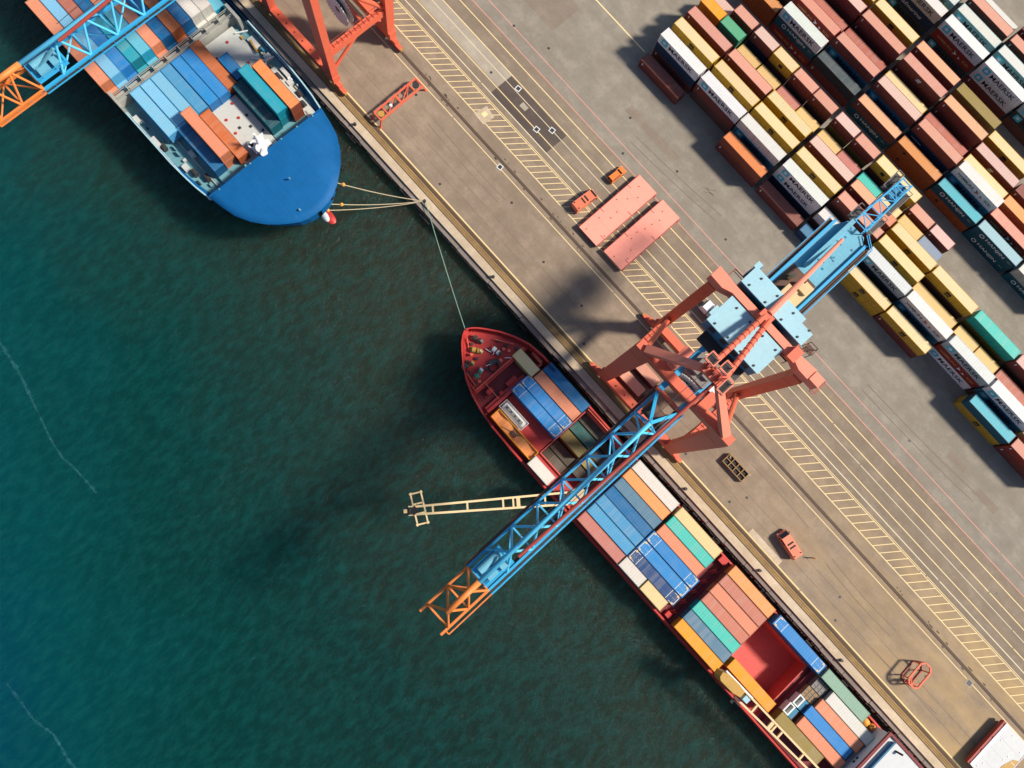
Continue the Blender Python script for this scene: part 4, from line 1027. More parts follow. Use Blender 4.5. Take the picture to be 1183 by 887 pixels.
for i in range(44):                                   # bulwark stays round the bow
    x = -20.8+i*.42
    if x > -3: break
    h = hbx(x, secz)-.36
    for s in (-1, 1): st.add([(x, RY+s*h, sheer(x)-.1), (x+.02, RY+s*max(.1, h-.75), 4.42), (x, RY+s*h, 4.42), (x+.1, RY+s*h, sheer(x)-.1), (x+.12, RY+s*max(.1, h-.75), 4.42), (x+.1, RY+s*h, 4.42)], [(0,1,2),(5,4,3),(0,3,4,1)])
S('bulwark_stay', st, 'ship_red')
def deck_poly(x0, x1, inset, n=14):
    xs = [x0+(x1-x0)*i/n for i in range(n+1)]
    return [(x, RY-max(.05, hbx(x, secz)-inset)) for x in xs]+[(x, RY+max(.05, hbx(x, secz)-inset)) for x in reversed(xs)]
S('forecastle_deck', MB().prism(deck_poly(-21.4, -10.2, .33), 4.2, 4.42), 'ship_red_deck')
S('well_deck', MB().prism(deck_poly(-10.2, -5.6, .33), 2.0, 2.22), 'maroon')  # darker deck paint, with the shade over it put into the maroon
S('main_deck', MB().prism(deck_poly(-5.6, 7.4, .33), .3, .55), 'maroon')
S('forecastle_bulkhead', MB().box(-10.45, -10.2, RY-7.7, RY+7.7, .5, 4.2), 'maroon')
b = MB(); b.box(-11.0, -10.8, 16.4, 30.0, 4.42, 5.0); b.box(-10.8, -6.4, 19.0, 19.12, 4.6, 4.9); b.beam((-11.0,16.5,4.7), (-14.4,16.9,4.7), .16, .3); S('breakwater', b, 'coral')
each('deck_house', 'ship_red_deck', ((-9.4,18.0,1.0,1.6,1.2), (-8.0,22.4,.9,2.6,.9), (-6.8,25.6,1.6,.9,.5), (-7.4,20.0,.8,.8,1.4), (-9.2,29.0,.9,.9,1.1)), lambda b, x, y, w, d, h: b.box(x, x+w, y, y+d, 2.22, 2.22+h))
b = MB(); b.box(-6.3, -5.7, 15.6, 31.0, .55, 3.4); b.box(-7.0, -6.3, 15.8, 26.5, 2.22, 3.0); S('hold_bulkhead', b, 'ship_red_deck')
def winch(x, y, rz, cols):
    o = None; ca, sa = math.cos(rz), math.sin(rz)
    def tr(px, py, pz): return (x+px*ca-py*sa, y+px*sa+py*ca, 4.42+pz)
    b = MB(); b.tube(tr(-1.1,0,.75), tr(1.1,0,.75), .18, 8); b.beam(tr(-1.3,0,.12), tr(1.3,0,.12), 1.0, .24); o = S('winch', b, cols[0])
    b = MB(); b.tube(tr(-.8,0,.75), tr(-.05,0,.75), .58, 14); b.tube(tr(.3,0,.75), tr(.9,0,.75), .5, 14); S('winch_drum', b, cols[1], o)
    b = MB(); b.beam(tr(1.1,0,.1), tr(1.1,0,1.4), .5, .7); S('winch_motor', b, cols[2], o)
winch(-17.0, 22.2, R(35), ('ochre', 'ochre', 'cream'))
winch(-14.2, 25.2, R(10), ('coral', 'white', 'dark_steel'))
winch(-13.0, 19.2, R(100), ('coral', 'green', 'white'))
winch(-12.6, 23.6, R(60), ('steel', 'dark_steel', 'coral'))
winch(-15.8, 18.9, R(70), ('coral', 'dark_steel', 'ochre'))
winch(-18.6, 23.9, R(20), ('coral', 'dark_steel', 'steel'))
for (p, q) in (((-18.2,21.3,4.7),(-20.2,22.6,4.9)), ((-17.8,24.6,4.7),(-20.0,23.6,4.9)), ((-14.8,17.6,5.2),(-11.6,17.2,5.2)), ((-13.9,20.6,5.0),(-12.2,19.0,5.0)), ((-16.2,26.6,5.2),(-12.8,28.9,5.2))): b = MB(); b.tube(p, q, .12, 6); S('deck_pipe', b, 'coral')
for (x, y) in ((-13.4,26.6),(-16.9,20.9),(-11.7,18.4),(-12.4,27.2)): S('deck_vent', MB().tube((x, y, 4.42), (x, y, 5.3), .22, 8).tube((x, y, 5.3), (x, y, 5.45), .36, 8), 'coral')
each('bitt', 'dark_steel', ((-15.4,27.0),(-13.6,27.6),(-14.6,18.0),(-12.0,17.4),(-16.4,19.4),(-11.8,28.8),(-12.6,21.3),(-18.6,22.4),(-15.6,21.2)), lambda b, x, y: b.tube((x, y, 4.42), (x, y, 5.05), .34, 10))
b = MB()
for (x, y, a) in ((-15.9,23.9,.3),(-13.2,21.6,1.2),(-11.9,25.6,.9),(-14.0,24.2,2.0)): b.beam((x, y, 4.8), (x+1.3*math.cos(a), y+1.3*math.sin(a), 4.8), .12, .5)
S('rope_guide', b, 'white')
b = MB(); b.path([(-12.0+1.0*math.cos(i*.6), 22.6+1.0*math.sin(i*.6), 4.6+.012*i) for i in range(24)], .14, 5); S('rope_coil', b, 'black')
b = MB(); b.box(-5.2, -1, 31.0, 31.6, .55, 1.9).box(-9.0, -6.2, 30.6, 31.2, 4.42 if False else 2.22, 3.6); S('deck_locker', b, 'coral')
# decks, hatches and holds aft of the bow
def hold(x0, x1, y0, y1, zf=-6.6):
    z0 = zf; b = MB(); b.box(x0, x1, y0, y1, z0, z0+.2); S('hold_floor', b, 'hold')
    b = MB(); b.box(x0-.25, x0, y0-.25, y1+.25, z0, 1.05); b.box(x1, x1+.25, y0-.25, y1+.25, z0, 1.05); b.box(x0, x1, y0-.25, y0, z0, 1.05); b.box(x0, x1, y1, y1+.25, z0, 1.05); S('hold_wall', b, 'hold')
def solid_deck(x0, x1): S('deck_plate', MB().box(x0, x1, RY-8.95, RY+8.95, .25, .5), 'maroon')
def hatch(x0, x1, y0=14.7, y1=32.0, m='maroon'):
    b = MB(); b.box(x0, x1, y0, y1, .5, 1.14); b.box(x0+.3, x1-.3, y0+.2, y1-.2, 1.14, 1.17); S('hatch_lid', b, m)
hatch(-5.4, 7.3, 15.3, 31.4, 'ship_red_deck')
hold(7.8, 20.6, 18.5, 31.6); S('side_deck', MB().box(7.55, 20.85, 14.4, 18.25, .25, .5), 'ship_red_deck'); S('side_deck', MB().box(7.55, 20.85, 31.85, 32.3, .25, .5), 'ship_red_deck')
b = MB(); b.box(7.6, 20.8, 15.0, 15.25, .5, 1.6); S('coaming', b, 'coral'); b = MB(); b.box(7.6, 20.8, 31.9, 32.1, .5, 1.9); S('coaming', b, 'coral')
solid_deck(20.85, 64.2); hatch(22.0, 48.6); hatch(50.9, 64.0)
solid_deck(77.6, 112.0); hatch(78.6, 92.0)
hold(64.9, 77.3, 19.9, 29.9, -4.2); S('side_deck', MB().box(64.2, 77.6, 14.4, 19.65, .25, .5), 'ship_red_deck'); S('side_deck', MB().box(64.2, 77.6, 30.15, 32.3, .25, .5), 'ship_red_deck')
S('hatch_lid', MB().box(64.6, 77.4, 17.0, 19.6, .5, 1.17), 'maroon'); S('hatch_lid', MB().box(64.6, 77.9, 30.2, 32.0, .5, 1.17), 'maroon')
b = MB()
for x in (49.6, 50.1): 
    for y in (16, 19, 22, 25, 28, 31): b.beam((x, y, .5), (x+.5, y+1.2, 1.6), .3, .3)
b.box(48.9, 50.6, 30.9, 32.2, .5, 2.0); b.box(49.2, 50.4, 15.0, 16.2, .5, 1.9); S('lashing_gear', b, 'ship_red')
# superstructure
b = MB(); b.box(95.75, 118, 16.8, 32.2, .5, 6.2); ss = S('superstructure', b, 'white')
b = MB(); b.box(95.5, 118, 16.6, 32.5, 6.2, 6.4); b.box(97.6, 118, 17.4, 31.8, 6.4, 7.1); S('superstructure_roof', b, 'roof_white', ss)
b = MB(); b.box(95.45, 96.0, 16.55, 32.55, 6.405, 6.9); b.box(96.0, 118, 32.1, 32.6, 6.405, 6.9); S('roof_bulwark', b, 'maroon', ss)
b = MB(); b.box(97.2, 97.4, 17.6, 31.6, 6.4, 7.3); S('blue_rail', b, 'house_wall', ss)
for k, (p, q) in enumerate((((98.6,30.6,7.1),(99.4,30.9,8.3)), ((101,28.4,7.2),(102.2,27.8,7.2)), ((100.4,24.8,7.2),(101.4,24.2,7.2)))): b = MB(); b.beam(p, q, .4, .4); S('antenna', b, 'dark_steel', ss)
for y in (23.4, 24.4): b = MB(); b.tube((95.74, y, 4.2), (95.66, y, 4.2), .3, 14); S('porthole', b, 'black', ss)
b = MB(); b.box(95.66, 95.75, 17, 32, 2.2, 2.35); S('rubbing_strake', b, 'lilac', ss)
# ship's cranes: the forward jib swung out over the water, the after jib stowed
def ship_crane(px, py, pz, tip, wid, house):
    b = MB(); b.tube((px, py, .5), (px, py, pz-.6), 1.25, 18); o = S('crane_pedestal', b, 'ship_red' if house else 'cream')
    tp = Vector(tip); p0 = Vector((px, py, pz)); d = (tp-p0).normalized(); n = Vector((-d.y, d.x, 0)).normalized()
    b = MB()
    for s in (-1, 1): b.beam(p0+n*s*wid+d*1.2, tp+n*s*wid*.62, .4, .65)
    j = S('crane_jib', b, 'yellow_crane', o)
    L = (tp-p0).length
    for k in (.2, .36, .39, .45, .66, .86, .97):
        c = p0+d*L*k; w = wid*(1-.38*k); b = MB(); b.beam(c-n*w, c+n*w, .35 if k != .36 else .7, .5); S('jib_rung', b, 'yellow_crane', j)
    if house:
        b = MB(); pr = [(-3.3,-.6),(-2.7,-1.05),(.6,-1.05),(2.2,-.6),(2.2,.7),(.6,1.0),(-2.6,1.0),(-3.5,.4)]
        c0 = p0-d*1.0; b.prism([((c0+d*a+n*e).x, (c0+d*a+n*e).y) for a, e in pr], pz-1.2, pz+2.4); h = S('slewing_house', b, 'ochre', o)
        b = MB(); b.beam(c0-d*3.2+n*1.1+Vector((0,0,2.2)), c0+d*4.6+n*1.1+Vector((0,0,1.0)), .3, .4); S('jib_stay', b, 'white', h)
        b = MB(); b.box((c0+d*3.6).x-.6, (c0+d*3.6).x+.6, (c0+d*3.6).y-.55, (c0+d*3.6).y+.55, pz, pz+1.8); S('operator_cab', b, 'b_glass' if False else 'house_blue', h)
        b = MB(); b.beam(c0+d*2.4-n*1.6, c0+d*4.2-n*1.7, .4, .5); b.cb(tuple(c0+d*2.4-n*2.2), (.6,.6,.6)); S('winch', b, 'black', h)
    else:
        b = MB(); b.prism([(px+math.cos(a)*1.9, py+math.sin(a)*1.9) for a in [2*math.pi*i/12 for i in range(12)]], pz-.9, pz+1.1); S('slewing_house', b, 'cream', o)
        b = MB(); c = tp-d*1.1; b.cb(tuple(c), (1.3, 1.3, 1.0)); b.tube(c-n*.7+d*.9, c+n*.7+d*.9, .55, 12); S('jib_head', b, 'black', j)
        b = MB(); b.beam(tp-d*.4, tp+d*.9, .7, .6); S('jib_nose', b, 'cream', j)
        b = MB()                                           # hanging spreader frame
        qc = Vector((-.65,-7.6,6.0)); q0, q1 = qc-Vector((.88,-.47,0))*3.1, qc+Vector((.88,-.47,0))*3.1; e = (q1-q0).normalized(); f = Vector((e.y, -e.x, 0))
        for s in (-1.05, 1.05): b.beam(q0+f*s, q1+f*s, .3, .3)
        for k in (0, .34, .66, 1): c2_ = q0+(q1-q0)*k; b.beam(c2_-f*1.05, c2_+f*1.05, .3, .3)
        for s in (-1.05, 1.05):
            for qq in (q0, q1): b.cb(tuple(qq+f*s), (.5,.5,.6))
        sp = S('spreader', b, 'yellow_crane', j)
        b = MB(); mid = (q0+q1)/2
        for k in (.3, .7): b.tube(q0+(q1-q0)*k, tp-d*.6, .05, 5)
        S('fall_rope', b, 'dark_steel', sp)
    return o
ship_crane(18.6, 16.9, 11.0, (-1.6, -9.1, 13.2), 1.15, False)
ship_crane(66.8, 14.95, 8.2, (95.0, 16.2, 8.0), 1.1, True)

# containers aboard the red ship; rows counted from the quay
RYR = [31.25-2.58*i for i in range(7)]
BAYW = {1:'bow bay', 2:'second bay', 3:'third bay', 4:'fourth bay', 5:'fifth bay', 6:'sixth bay'}
def aboard(code, bay, row, x, L=12.19, z=1.18, extra='', let=None):
    w = PAL[code][3]; s = 'short ' if L < 7 else ('white cornered ' if L > 13 else '')
    lab = f"{s}{w}{extra} on the red ship, {BAYW[bay]}, {ORD[row]} from the quay"
    return container(code, L, x, RYR[row]-WC/2, z, lab, 'containers aboard the red ship', let)
aboard('d', 1, 0, -4.9, z=1.19); aboard('e', 1, 1, -4.95); aboard('B', 1, 2, -6.2, 13.72); aboard('B', 1, 3, -6.2, 13.72)
for i, c in enumerate('magdbbp'): aboard(c, 2, i, 22.45+(.05*i % .13))
for i, c in enumerate('tCe'): aboard(c, 3, i, 35.5)
for i, c in ((3, 'B'), (4, 'B'), (5, 'n')): aboard(c, 3, i, 34.95, 13.72)
aboard('m', 3, 6, 35.0, 6.06); aboard('t', 3, 6, 41.4, 6.06, extra=' abaft cream one')
for i, c in enumerate('arereg'[:4]+'CgA'): aboard({'r':'r'}.get(c, c), 4, i, 51.6)
aboard('B', 5, 0, 65.1, 13.72); aboard('A', 5, 5, 64.7)
aboard('i', 6, 0, 79.6); aboard('m', 6, 1, 83.4); aboard('e', 6, 2, 82.9); aboard('B', 6, 3, 82.2); aboard('e', 6, 4, 82.6, extra=' with brown patch'); aboard('V', 6, 5, 78.8)
aboard('m', 1, 6, 7.3, 6.06, 1.0, '')
container('t', 6.06, -11.3, 27.0, 2.26, 'short tan container on the foredeck of the red ship beside the bulwark', 'containers aboard the red ship', None)
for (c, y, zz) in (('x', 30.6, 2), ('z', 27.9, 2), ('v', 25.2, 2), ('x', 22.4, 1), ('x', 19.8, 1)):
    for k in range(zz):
        nm = {'x': 'dark grey', 'z': 'deep teal', 'v': 'dull olive'}[c]
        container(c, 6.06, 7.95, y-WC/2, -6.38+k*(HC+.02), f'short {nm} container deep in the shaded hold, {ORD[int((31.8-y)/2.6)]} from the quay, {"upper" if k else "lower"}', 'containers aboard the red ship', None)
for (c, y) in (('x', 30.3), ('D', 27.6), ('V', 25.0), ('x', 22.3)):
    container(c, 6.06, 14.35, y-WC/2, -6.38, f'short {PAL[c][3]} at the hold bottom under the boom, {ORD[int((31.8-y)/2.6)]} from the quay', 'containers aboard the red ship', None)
# tank container, open-top box, odd frames
t_ = thing('tank_container', 'silver tank container strapped in the bow bay of the red ship', 'tank container', (-5.3, 18.2, 1.18))
m = MB()
for yy in (0, 2.1): 
    for zz in (0, 2.0): m.box(0, 6.8, yy, yy+.1, zz, zz+.1)
for xx in (0, 6.7):
    for yy in (0, 2.1): m.box(xx, xx+.1, yy, yy+.1, .1, 2.0)
    for zz in (.0, 2.0): m.box(xx, xx+.1, .1, 2.1, zz, zz+.1)
part('tank_frame', m, M['white'], t_); tk = MB().tube((.5, 1.1, 1.1), (6.3, 1.1, 1.1), .98, 20).tube((6.3,1.1,1.1), (6.6,1.1,1.1), .98, 20, .5).tube((.5,1.1,1.1), (.2,1.1,1.1), .98, 20, .5)
part('tank', tk, M['silver'], t_); part('tank_walkway', MB().box(.9, 5.9, .75, 1.45, 2.09, 2.14), M['steel'], t_)
m = MB()
for xx in (1.4, 2.6, 3.8, 5.0): m.cb((xx, 1.1, 2.2), (.35, .35, .16))
part('tank_lid', m, M['dark_steel'], t_)
t_ = thing('open_top_container', 'orange open top container with tarpaulin on the seaward side of the bow bay', 'container', (-4.9, 15.45, 1.0), 0, 'containers aboard the red ship')
m = MB(); L, W, H = 12.19, 2.44, 2.3
m.box(0, L, 0, .14, 0, H).box(0, L, W-.14, W, 0, H).box(0, .14, .14, W-.14, 0, H).box(L-.14, L, .14, W-.14, 0, H).box(.14, L-.14, .14, W-.14, 0, .2)
part('box_frame', m, paint('amber_frame_paint', (.85,.38,.02), .5, .25, .1), t_)
m = MB(); n = 12
for i in range(n):
    x0, x1 = .14+(L-.28)*i/n, .14+(L-.28)*(i+1)/n; z0, z1 = 1.75-.25*math.sin(i*1.3), 1.75-.25*math.sin((i+1)*1.3)
    m.add([(x0,.14,z0),(x1,.14,z1),(x1,W-.14,z1+.1),(x0,W-.14,z0+.1)], [(0,1,2,3)])
part('tarpaulin', m, paint('orange_tarpaulin', (.80,.30,.10), .8, .35, .15, .5), t_)
m = MB(); m.beam((3.0,.3,2.0),(7.2,1.9,2.0),.12,.12).beam((5.2,2.2,2.0),(7.0,.4,2.0),.1,.1).cb((6.0,1.2,1.95),(1.3,.8,.4)); part('strap', m, M['brown_rail'], t_)
for (x, row, lab) in ((79.3, 3, 'white framed open bin at the head of the bright blue container in the sixth bay'), (79.0, 4, 'white framed open bin at the head of the brown patched salmon container')):
    y = RYR[row]; t_ = thing('flat_rack', lab, 'container', (x, y-1.2, 1.18), 0, 'open bins aboard the red ship')
    m = MB(); 
    for (a, b, c, d) in ((0,1.5,0,.25),(0,1.5,2.15,2.4),(0,.3,.25,2.15),(1.2,1.5,.25,2.15)): m.box(a, b, c, d, 0, 2.1)
    part('bin_frame', m, M['white'], t_); part('bin_floor', MB().box(.3,1.2,.25,2.15,.0,.1), M['black'], t_)
    part('navy_end', MB().box(1.52, 2.6, .05, 2.35, 0, 1.9), M['house_wall'], t_); part('brown_end', MB().box(2.62, 3.1, .05, 2.35, 0, 1.6), M['maroon'], t_)
for (x, row, lab) in ((79.9, 1, 'grey ribbed crate at the head of the cream container in the sixth bay'), (79.6, 2, 'tan ribbed crate at the head of the salmon container in the sixth bay')):
    y = RYR[row]; t_ = thing('flat_rack', lab, 'container', (x, y-1.2, 1.18), 0, 'open bins aboard the red ship')
    m = MB(); m.box(0, 3.0, 0, 2.4, 0, 1.6); part('crate_body', m, M['steel'] if row == 1 else M['wood'], t_)
    m = MB()
    for i in range(4): m.box(i*.95, i*.95+.12, -.02, 2.42, 1.6, 1.7)
    m.box(0, 3.0, .75, .85, 1.6, 1.69).box(0, 3.0, 1.6, 1.7, 1.6, 1.69); part('crate_rib', m, M['steel'], t_)
t_ = thing('life_raft', 'orange life rafts and yellow gear beside the superstructure of the red ship', 'life raft', (94.2, 30.9, .6))
part('raft_canister', MB().ball((-.9,.1,1.1), 1.1, .9, .9), M['orange_float'], t_, True); part('raft_canister', MB().ball((.9,.4,1.1), .9, .8, .8), M['tip_orange'], t_, True); part('davit', MB().beam((-.2,-.4,.3),(.4,.7,2.6),.3,.3).beam((-.4,.6,.3),(.5,-.2,2.4),.25,.25), M['ochre'], t_); part('cradle', MB().box(-1.8,1.7,-.8,1.0,0,.35), M['white'], t_)

# ------------------------------------------------------------------ blue ship
BY = 16.8
bsec = [(-58.5,.5),(-58.75,2.6),(-59.4,4.5),(-60.4,6.1),(-61.7,7.9),(-63.3,9.7),(-65.6,11.6),(-68.6,13.2),(-71.5,13.95),(-74.5,14.5),(-79,15.2),(-86,15.7),(-100,15.7),(-125,15.7),(-150,15.4)]
bz = [(x, h, 9.6 if x > -74 else 8.0) for x, h in bsec]
t = thing('container_ship', 'blue container ship with a bare blue bow cover, cut off by the upper left corner', 'ship', (-90, BY, WZ))
def S(n, mb, m, par=None, smooth=False): return part(n, mb.move(90, -BY, -WZ), M[m], par or t, smooth)
def bf(k): return lambda i: 1-k*max(0, 1-(-58.6-bsec[i][0])/34)
hm = hull_mesh(bz, BY, [(bf(.75), -7.5), (bf(.66), -2.6), (bf(.4), 2.5), (bf(.12), 7.0), (bf(0), None)])
# pull the stem back below the flare
hm.v = [(x-(max(0, 7.0-z)*.36 if x > -72 else 0)*(1 if x > -66 else .5), y, z) for x, y, z in hm.v]
hm.f = [tuple(reversed(f)) for f in hm.f]
S('hull', hm, 'ship_blue', None, False)
ol = [(x, BY-h) for x, h in bsec if x > -76] + []
wx = -74.6
edge = [(wx, BY-14.5)]+[(x, BY-h) for x, h in reversed(bsec) if x > wx]+[(x, BY+h) for x, h in bsec if x > wx]+[(wx, BY+14.5)]
cov = MB(); cc = (-68.0, BY); v = []
rings = [1.0, .965, .9, .75, .5, .25, .0]
for k, rr in enumerate(rings):
    for (x, y) in edge:
        px, py = wx+(x-wx)*rr, BY+(y-BY)*rr; hz = 9.6+(.0 if k == 0 else .55)+.75*(1-rr*rr)
        if k > 0: hz -= max(0, min(.9, (py-(27.8-(px-wx)*.42))*.25))*(1 if rr < .97 else .3)
        v.append((px, py, max(hz, 9.6)))
n = len(edge); f = []
for k in range(len(rings)-1):
    for i in range(n-1): a = k*n+i; f.append((a, a+1, a+n+1, a+n))
cov.add(v, f); S('bow_cover', cov, 'ship_blue', None, True)
b = MB(); b.box(wx-.25, wx, BY-14.4, BY+14.4, 6.0, 10.2); S('breakwater', b, 'ship_blue')
b = MB(); b.cb((wx-.1, BY-5, 11.0), (.35, .35, .3))
for i in range(7): b.cb((wx+.1, BY-12+i*4, 10.75 if 1 < i < 6 else 10.3), (.3, .3, .3))
S('deck_eye', b, 'ship_blue_deck')
each('fairlead', 'black', ((-59.6,20.6),(-60.4,22.7),(-63.0,26.2),(-60.9,11.6),(-63.6,7.6),(-66.4,5.4)), lambda b, x, y: b.tube((x+.35, y, 9.0), (x+.62, y, 9.0), .42, 12))
b = MB(); b.tube((-66.8, 16.6, 11.2), (-66.8, 16.6, 11.9), .16, 8); b.tube((-60.9, 14.0, 10.2), (-60.9, 14.0, 10.9), .22, 8); S('vent_post', b, 'ship_blue_deck')
b = MB(); b.ball((-60.9, 18.9, -3.7), 2.9, 1.5, 1.6, 20, 14); bo = S('bulbous_bow', b, 'ship_red', None, True)
b = MB(); b.ball((-61.4, 18.4, -2.9), 1.7, .9, 1.1, 16, 10); S('bulb_marking', b, 'white', bo, True)
dk = MB(); pts = [(-74.8, BY-14.2), (-79, BY-14.9), (-86, BY-15.4), (-150, BY-15.2), (-150, BY+15.2), (-86, BY+15.4), (-79, BY+14.9), (-74.8, BY+14.2)]
dk.prism(list(reversed(pts)), 6.0, 6.3); S('deck', dk, 'ship_blue_deck')
for s in (-1, 1):
    b = MB(); pp = [(-74.8, 14.5), (-79, 15.2), (-82.5, 15.5), (-86, 15.7), (-92, 15.7), (-100, 15.7)]
    for a, c in zip(pp[:-1], pp[1:]): b.beam((a[0], BY+s*a[1], 8.1), (c[0], BY+s*c[1], 8.1), .3, .22)
    S('rail', b, 'house_blue')
b = MB()
for (x0, x1, y0, y1, z) in ((-101.6,-90.4,20.6,29.4,1.0),(-89.6,-75.6,12.3,20.3,1.0),(-89.4,-76.2,28.4,30.4,.7)):
    b.box(x0, x1, y0, y1, 6.3, 6.3+z)
S('hatch_cover', b, 'hatch_grey')
b = MB()
for (x0, x1, y0, y1) in ((-101.6,-90.4,3.4,20.4),(-89.6,-75.6,6.4,12.2),(-89.6,-75.6,20.5,28.3)): b.box(x0, x1, y0, y1, 6.3, 7.1)
S('hatch_cover', b, 'ship_blue_deck')
each('hatch_cleat', 'red_letter', ((-98,22.4,7.3),(-96.6,24.2,7.3),(-94.8,23.0,7.3),(-93.2,26.8,7.3),(-91.4,27.6,7.3),(-99.4,26.4,7.3),(-86.4,15.4,7.3),(-85.2,17.6,7.3),(-83.0,15.0,7.3),(-88.4,18.6,7.3),(-80.2,14.0,7.3)), lambda b, x, y, z: b.tube((x, y, z), (x, y, z+.18), .3, 10))
b = MB()
for (x0,y0) in ((-84.6,19.2),(-82.2,18.3),(-80.0,19.6),(-83.4,16.4)): b.cb((x0,y0,7.4), (.5,.5,.2))
S('hatch_fitting', b, 'dark_steel')
b = MB()
for i in range(9): yy = 1.6+i*3.3; b.box(-103.6, -102.2, yy, yy+2.9, 8.4, 8.7)
b.box(-103.7, -103.5, 1, 31.4, 6.3, 8.8); b.box(-102.3, -102.1, 1, 31.4, 6.3, 8.8)
for i in range(10): b.box(-103.5, -102.3, 1.2+i*3.3, 1.4+i*3.3, 6.3, 9.9)
for y in (1.2, 31.0): b.box(-104.4, -100.2, y-.3, y+.3, 6.3, 10.2)
lb = S('lashing_bridge', b, 'beige')
b = MB(); 
for z in (9.4, 9.9): b.beam((-102.15, 1, z), (-102.15, 31.4, z), .1, .1); b.beam((-103.65, 1, z), (-103.65, 31.4, z), .1, .1)
S('handrail', b, 'beige', lb)
b = MB(); b.box(-90.35, -89.75, 9, 29.6, 6.3, 7.6)
for i in range(12): b.cb((-90.05, 9.6+i*1.7, 7.8), (.5, .5, .6))
S('lashing_bridge', b, 'dark_steel')
# foremast
b = MB(); b.box(-78.4, -74.9, 15.4, 18.4, 7.3, 8.6); b.cb((-76.6, 16.6, 9.6), (2.6, 2.9, 2.0)); b.tube((-75.4,16.5,8.6), (-75.4,16.5,11.6), 1.1, 14); b.tube((-77.6,15.4,8.6), (-77.6,15.4,10.6), .6, 10); b.cb((-76.2, 18.4, 9.2), (1.2, 1.0, 1.2)); b.tube((-76.4,16.8,8.6), (-76.4,16.8,15.5), .5, 12, .3); b.beam((-76.4,15.2,13.6), (-76.4,18.4,13.6), .3, .3); b.tube((-74.9,16.4,11.0),(-74.1,16.2,11.4),.75,12); b.beam((-77.6,17.8,8.6),(-78.6,18.6,9.0),.5,.5); b.beam((-77.8,15.6,8.6),(-79.0,15.2,8.9),.5,.5); S('foremast', b, 'white')
# deck gear: winches, ladders, mooring drums
each('deck_locker', 'hatch_grey', ((-97.2,29.8,2.8,1.3,1.4),(-92.4,30.0,1.2,1.4,1.1),(-88.0,30.8,2.4,.8,1.2),(-85.2,30.0,1.2,1.2,1.0),(-98.8,1.4,1.6,1.0,1.2),(-93.0,1.2,2.4,1.0,1.3),(-84.6,2.2,1.4,1.2,1.1),(-86.2,5.0,1.6,1.0,.9)), lambda b, x, y, w, d, h: b.box(x, x+w, y, y+d, 6.3, 6.3+h))
each('mooring_drum', 'dark_steel', ((-95.0,30.8),(-87.2,29.6),(-83.8,28.8),(-90.2,2.2),(-82.0,3.4),(-79.6,4.6),(-79.2,29.6),(-81.4,30.4)), lambda b, x, y: b.tube((x-.7, y, 7.0), (x+.7, y, 7.0), .55, 12).box(x-.8, x+.8, y-.4, y+.4, 6.3, 6.6))
b = MB(); b.beam((-96.4,30.2,7.9), (-93.4,29.6,7.9), .35, .35); b.beam((-80.4,28.7,6.9), (-78.9,28.9,6.9), .4, .5); b.cb((-75.4,28.6,6.9),(.6,2.4,.5)); b.beam((-98.6,29.4,7.4),(-97.8,29.3,7.4),.5,.5); S('deck_bracket', b, 'ochre')
b = MB()
for (a, c) in (((-93.4,27.9),(-91.2,29.8)), ((-91.2,29.8),(-89.6,28.7)), ((-91.2,29.8),(-90.8,31.6)), ((-99.8,28.8),(-98.6,31.2))): b.beam((*a, 7.6), (*c, 7.6), .22, .22)
S('davit', b, 'white')
rnd = random.Random(5)
for i in range(26):
    x, s = rnd.uniform(-101, -76.5), rnd.choice((-1, 1)); y = BY+s*rnd.uniform(13.0, 14.6)*(1 if x < -80 else .93); w, d, h = rnd.uniform(.3, 1.1), rnd.uniform(.25, .8), rnd.uniform(.3, 1.0)
    S('deck_fitting', MB().box(x, x+w, y-d/2, y+d/2, 6.3, 6.3+h), rnd.choice(('white', 'dark_steel', 'beige', 'ship_blue_deck', 'hatch_grey', 'house_wall')))
for s in (-1, 1):
    b = MB()
    for k in range(12):
        x = -100.5+k*2.1; y = BY+s*(15.4 if x < -82 else 15.4-(x+82)*.13); b.beam((x, y, 6.3), (x, y, 7.6), .1, .1); b.beam((x, y, 7.55), (x+2.1, BY+s*(15.4 if x+2.1 < -82 else 15.4-(x+84.1-4.2+2.1)*.13), 7.55), .1, .1)
    S('handrail', b, 'white')
for y0 in (4.3, 29.2): S('deck_pipe', MB().path([(-101, y0, 6.6), (-90.5, y0, 6.6), (-90.5, y0+.8, 6.6), (-77, y0+.8, 6.6)], .16, 6), 'beige')
# containers aboard the blue ship
def afloat(code, x, y, z, L, lab, let=None): return container(code, L, x, y, z, lab, 'containers aboard the blue ship', let)
ys = [4.2, 6.75, 9.3, 11.85, 14.45, 17.0]
for i, c in enumerate('llbbBB'):
    col = {'l': 'pale blue', 'b': 'mid blue', 'B': 'bright blue'}[c]
    afloat(c if i != 2 else 'l', -101.7, ys[i]-.6+.6, 7.12, 12.19, f'{col if i != 2 else "pale blue"} container, {ORD[i]} from the sea in the blue ship row of six')
afloat('u', -102.0, 19.5, 7.12, 12.19, 'rust red container on the blue ship beside the six blue ones')
afloat('d', -96.2, 22.1, 7.32, 6.06, 'short royal blue container on the blue ship at the edge of the pale hatch')
afloat('d', -90.2, 6.4, 7.12, 12.19, 'royal blue container on the blue ship seaward of the salmon one')
afloat('e', -90.4, 8.95, 7.12, 13.72 if False else 12.19, 'lower salmon container on the blue ship under its twin by the bow cover')
afloat('e', -90.4, 8.95, 7.12+HC+.02, 12.19, 'upper salmon container on the blue ship beside a rust red one near the bow')
afloat('u', -89.3, 11.65, 7.12, 12.19, 'rust red container on the blue ship between the salmon stack and the pale hatch')
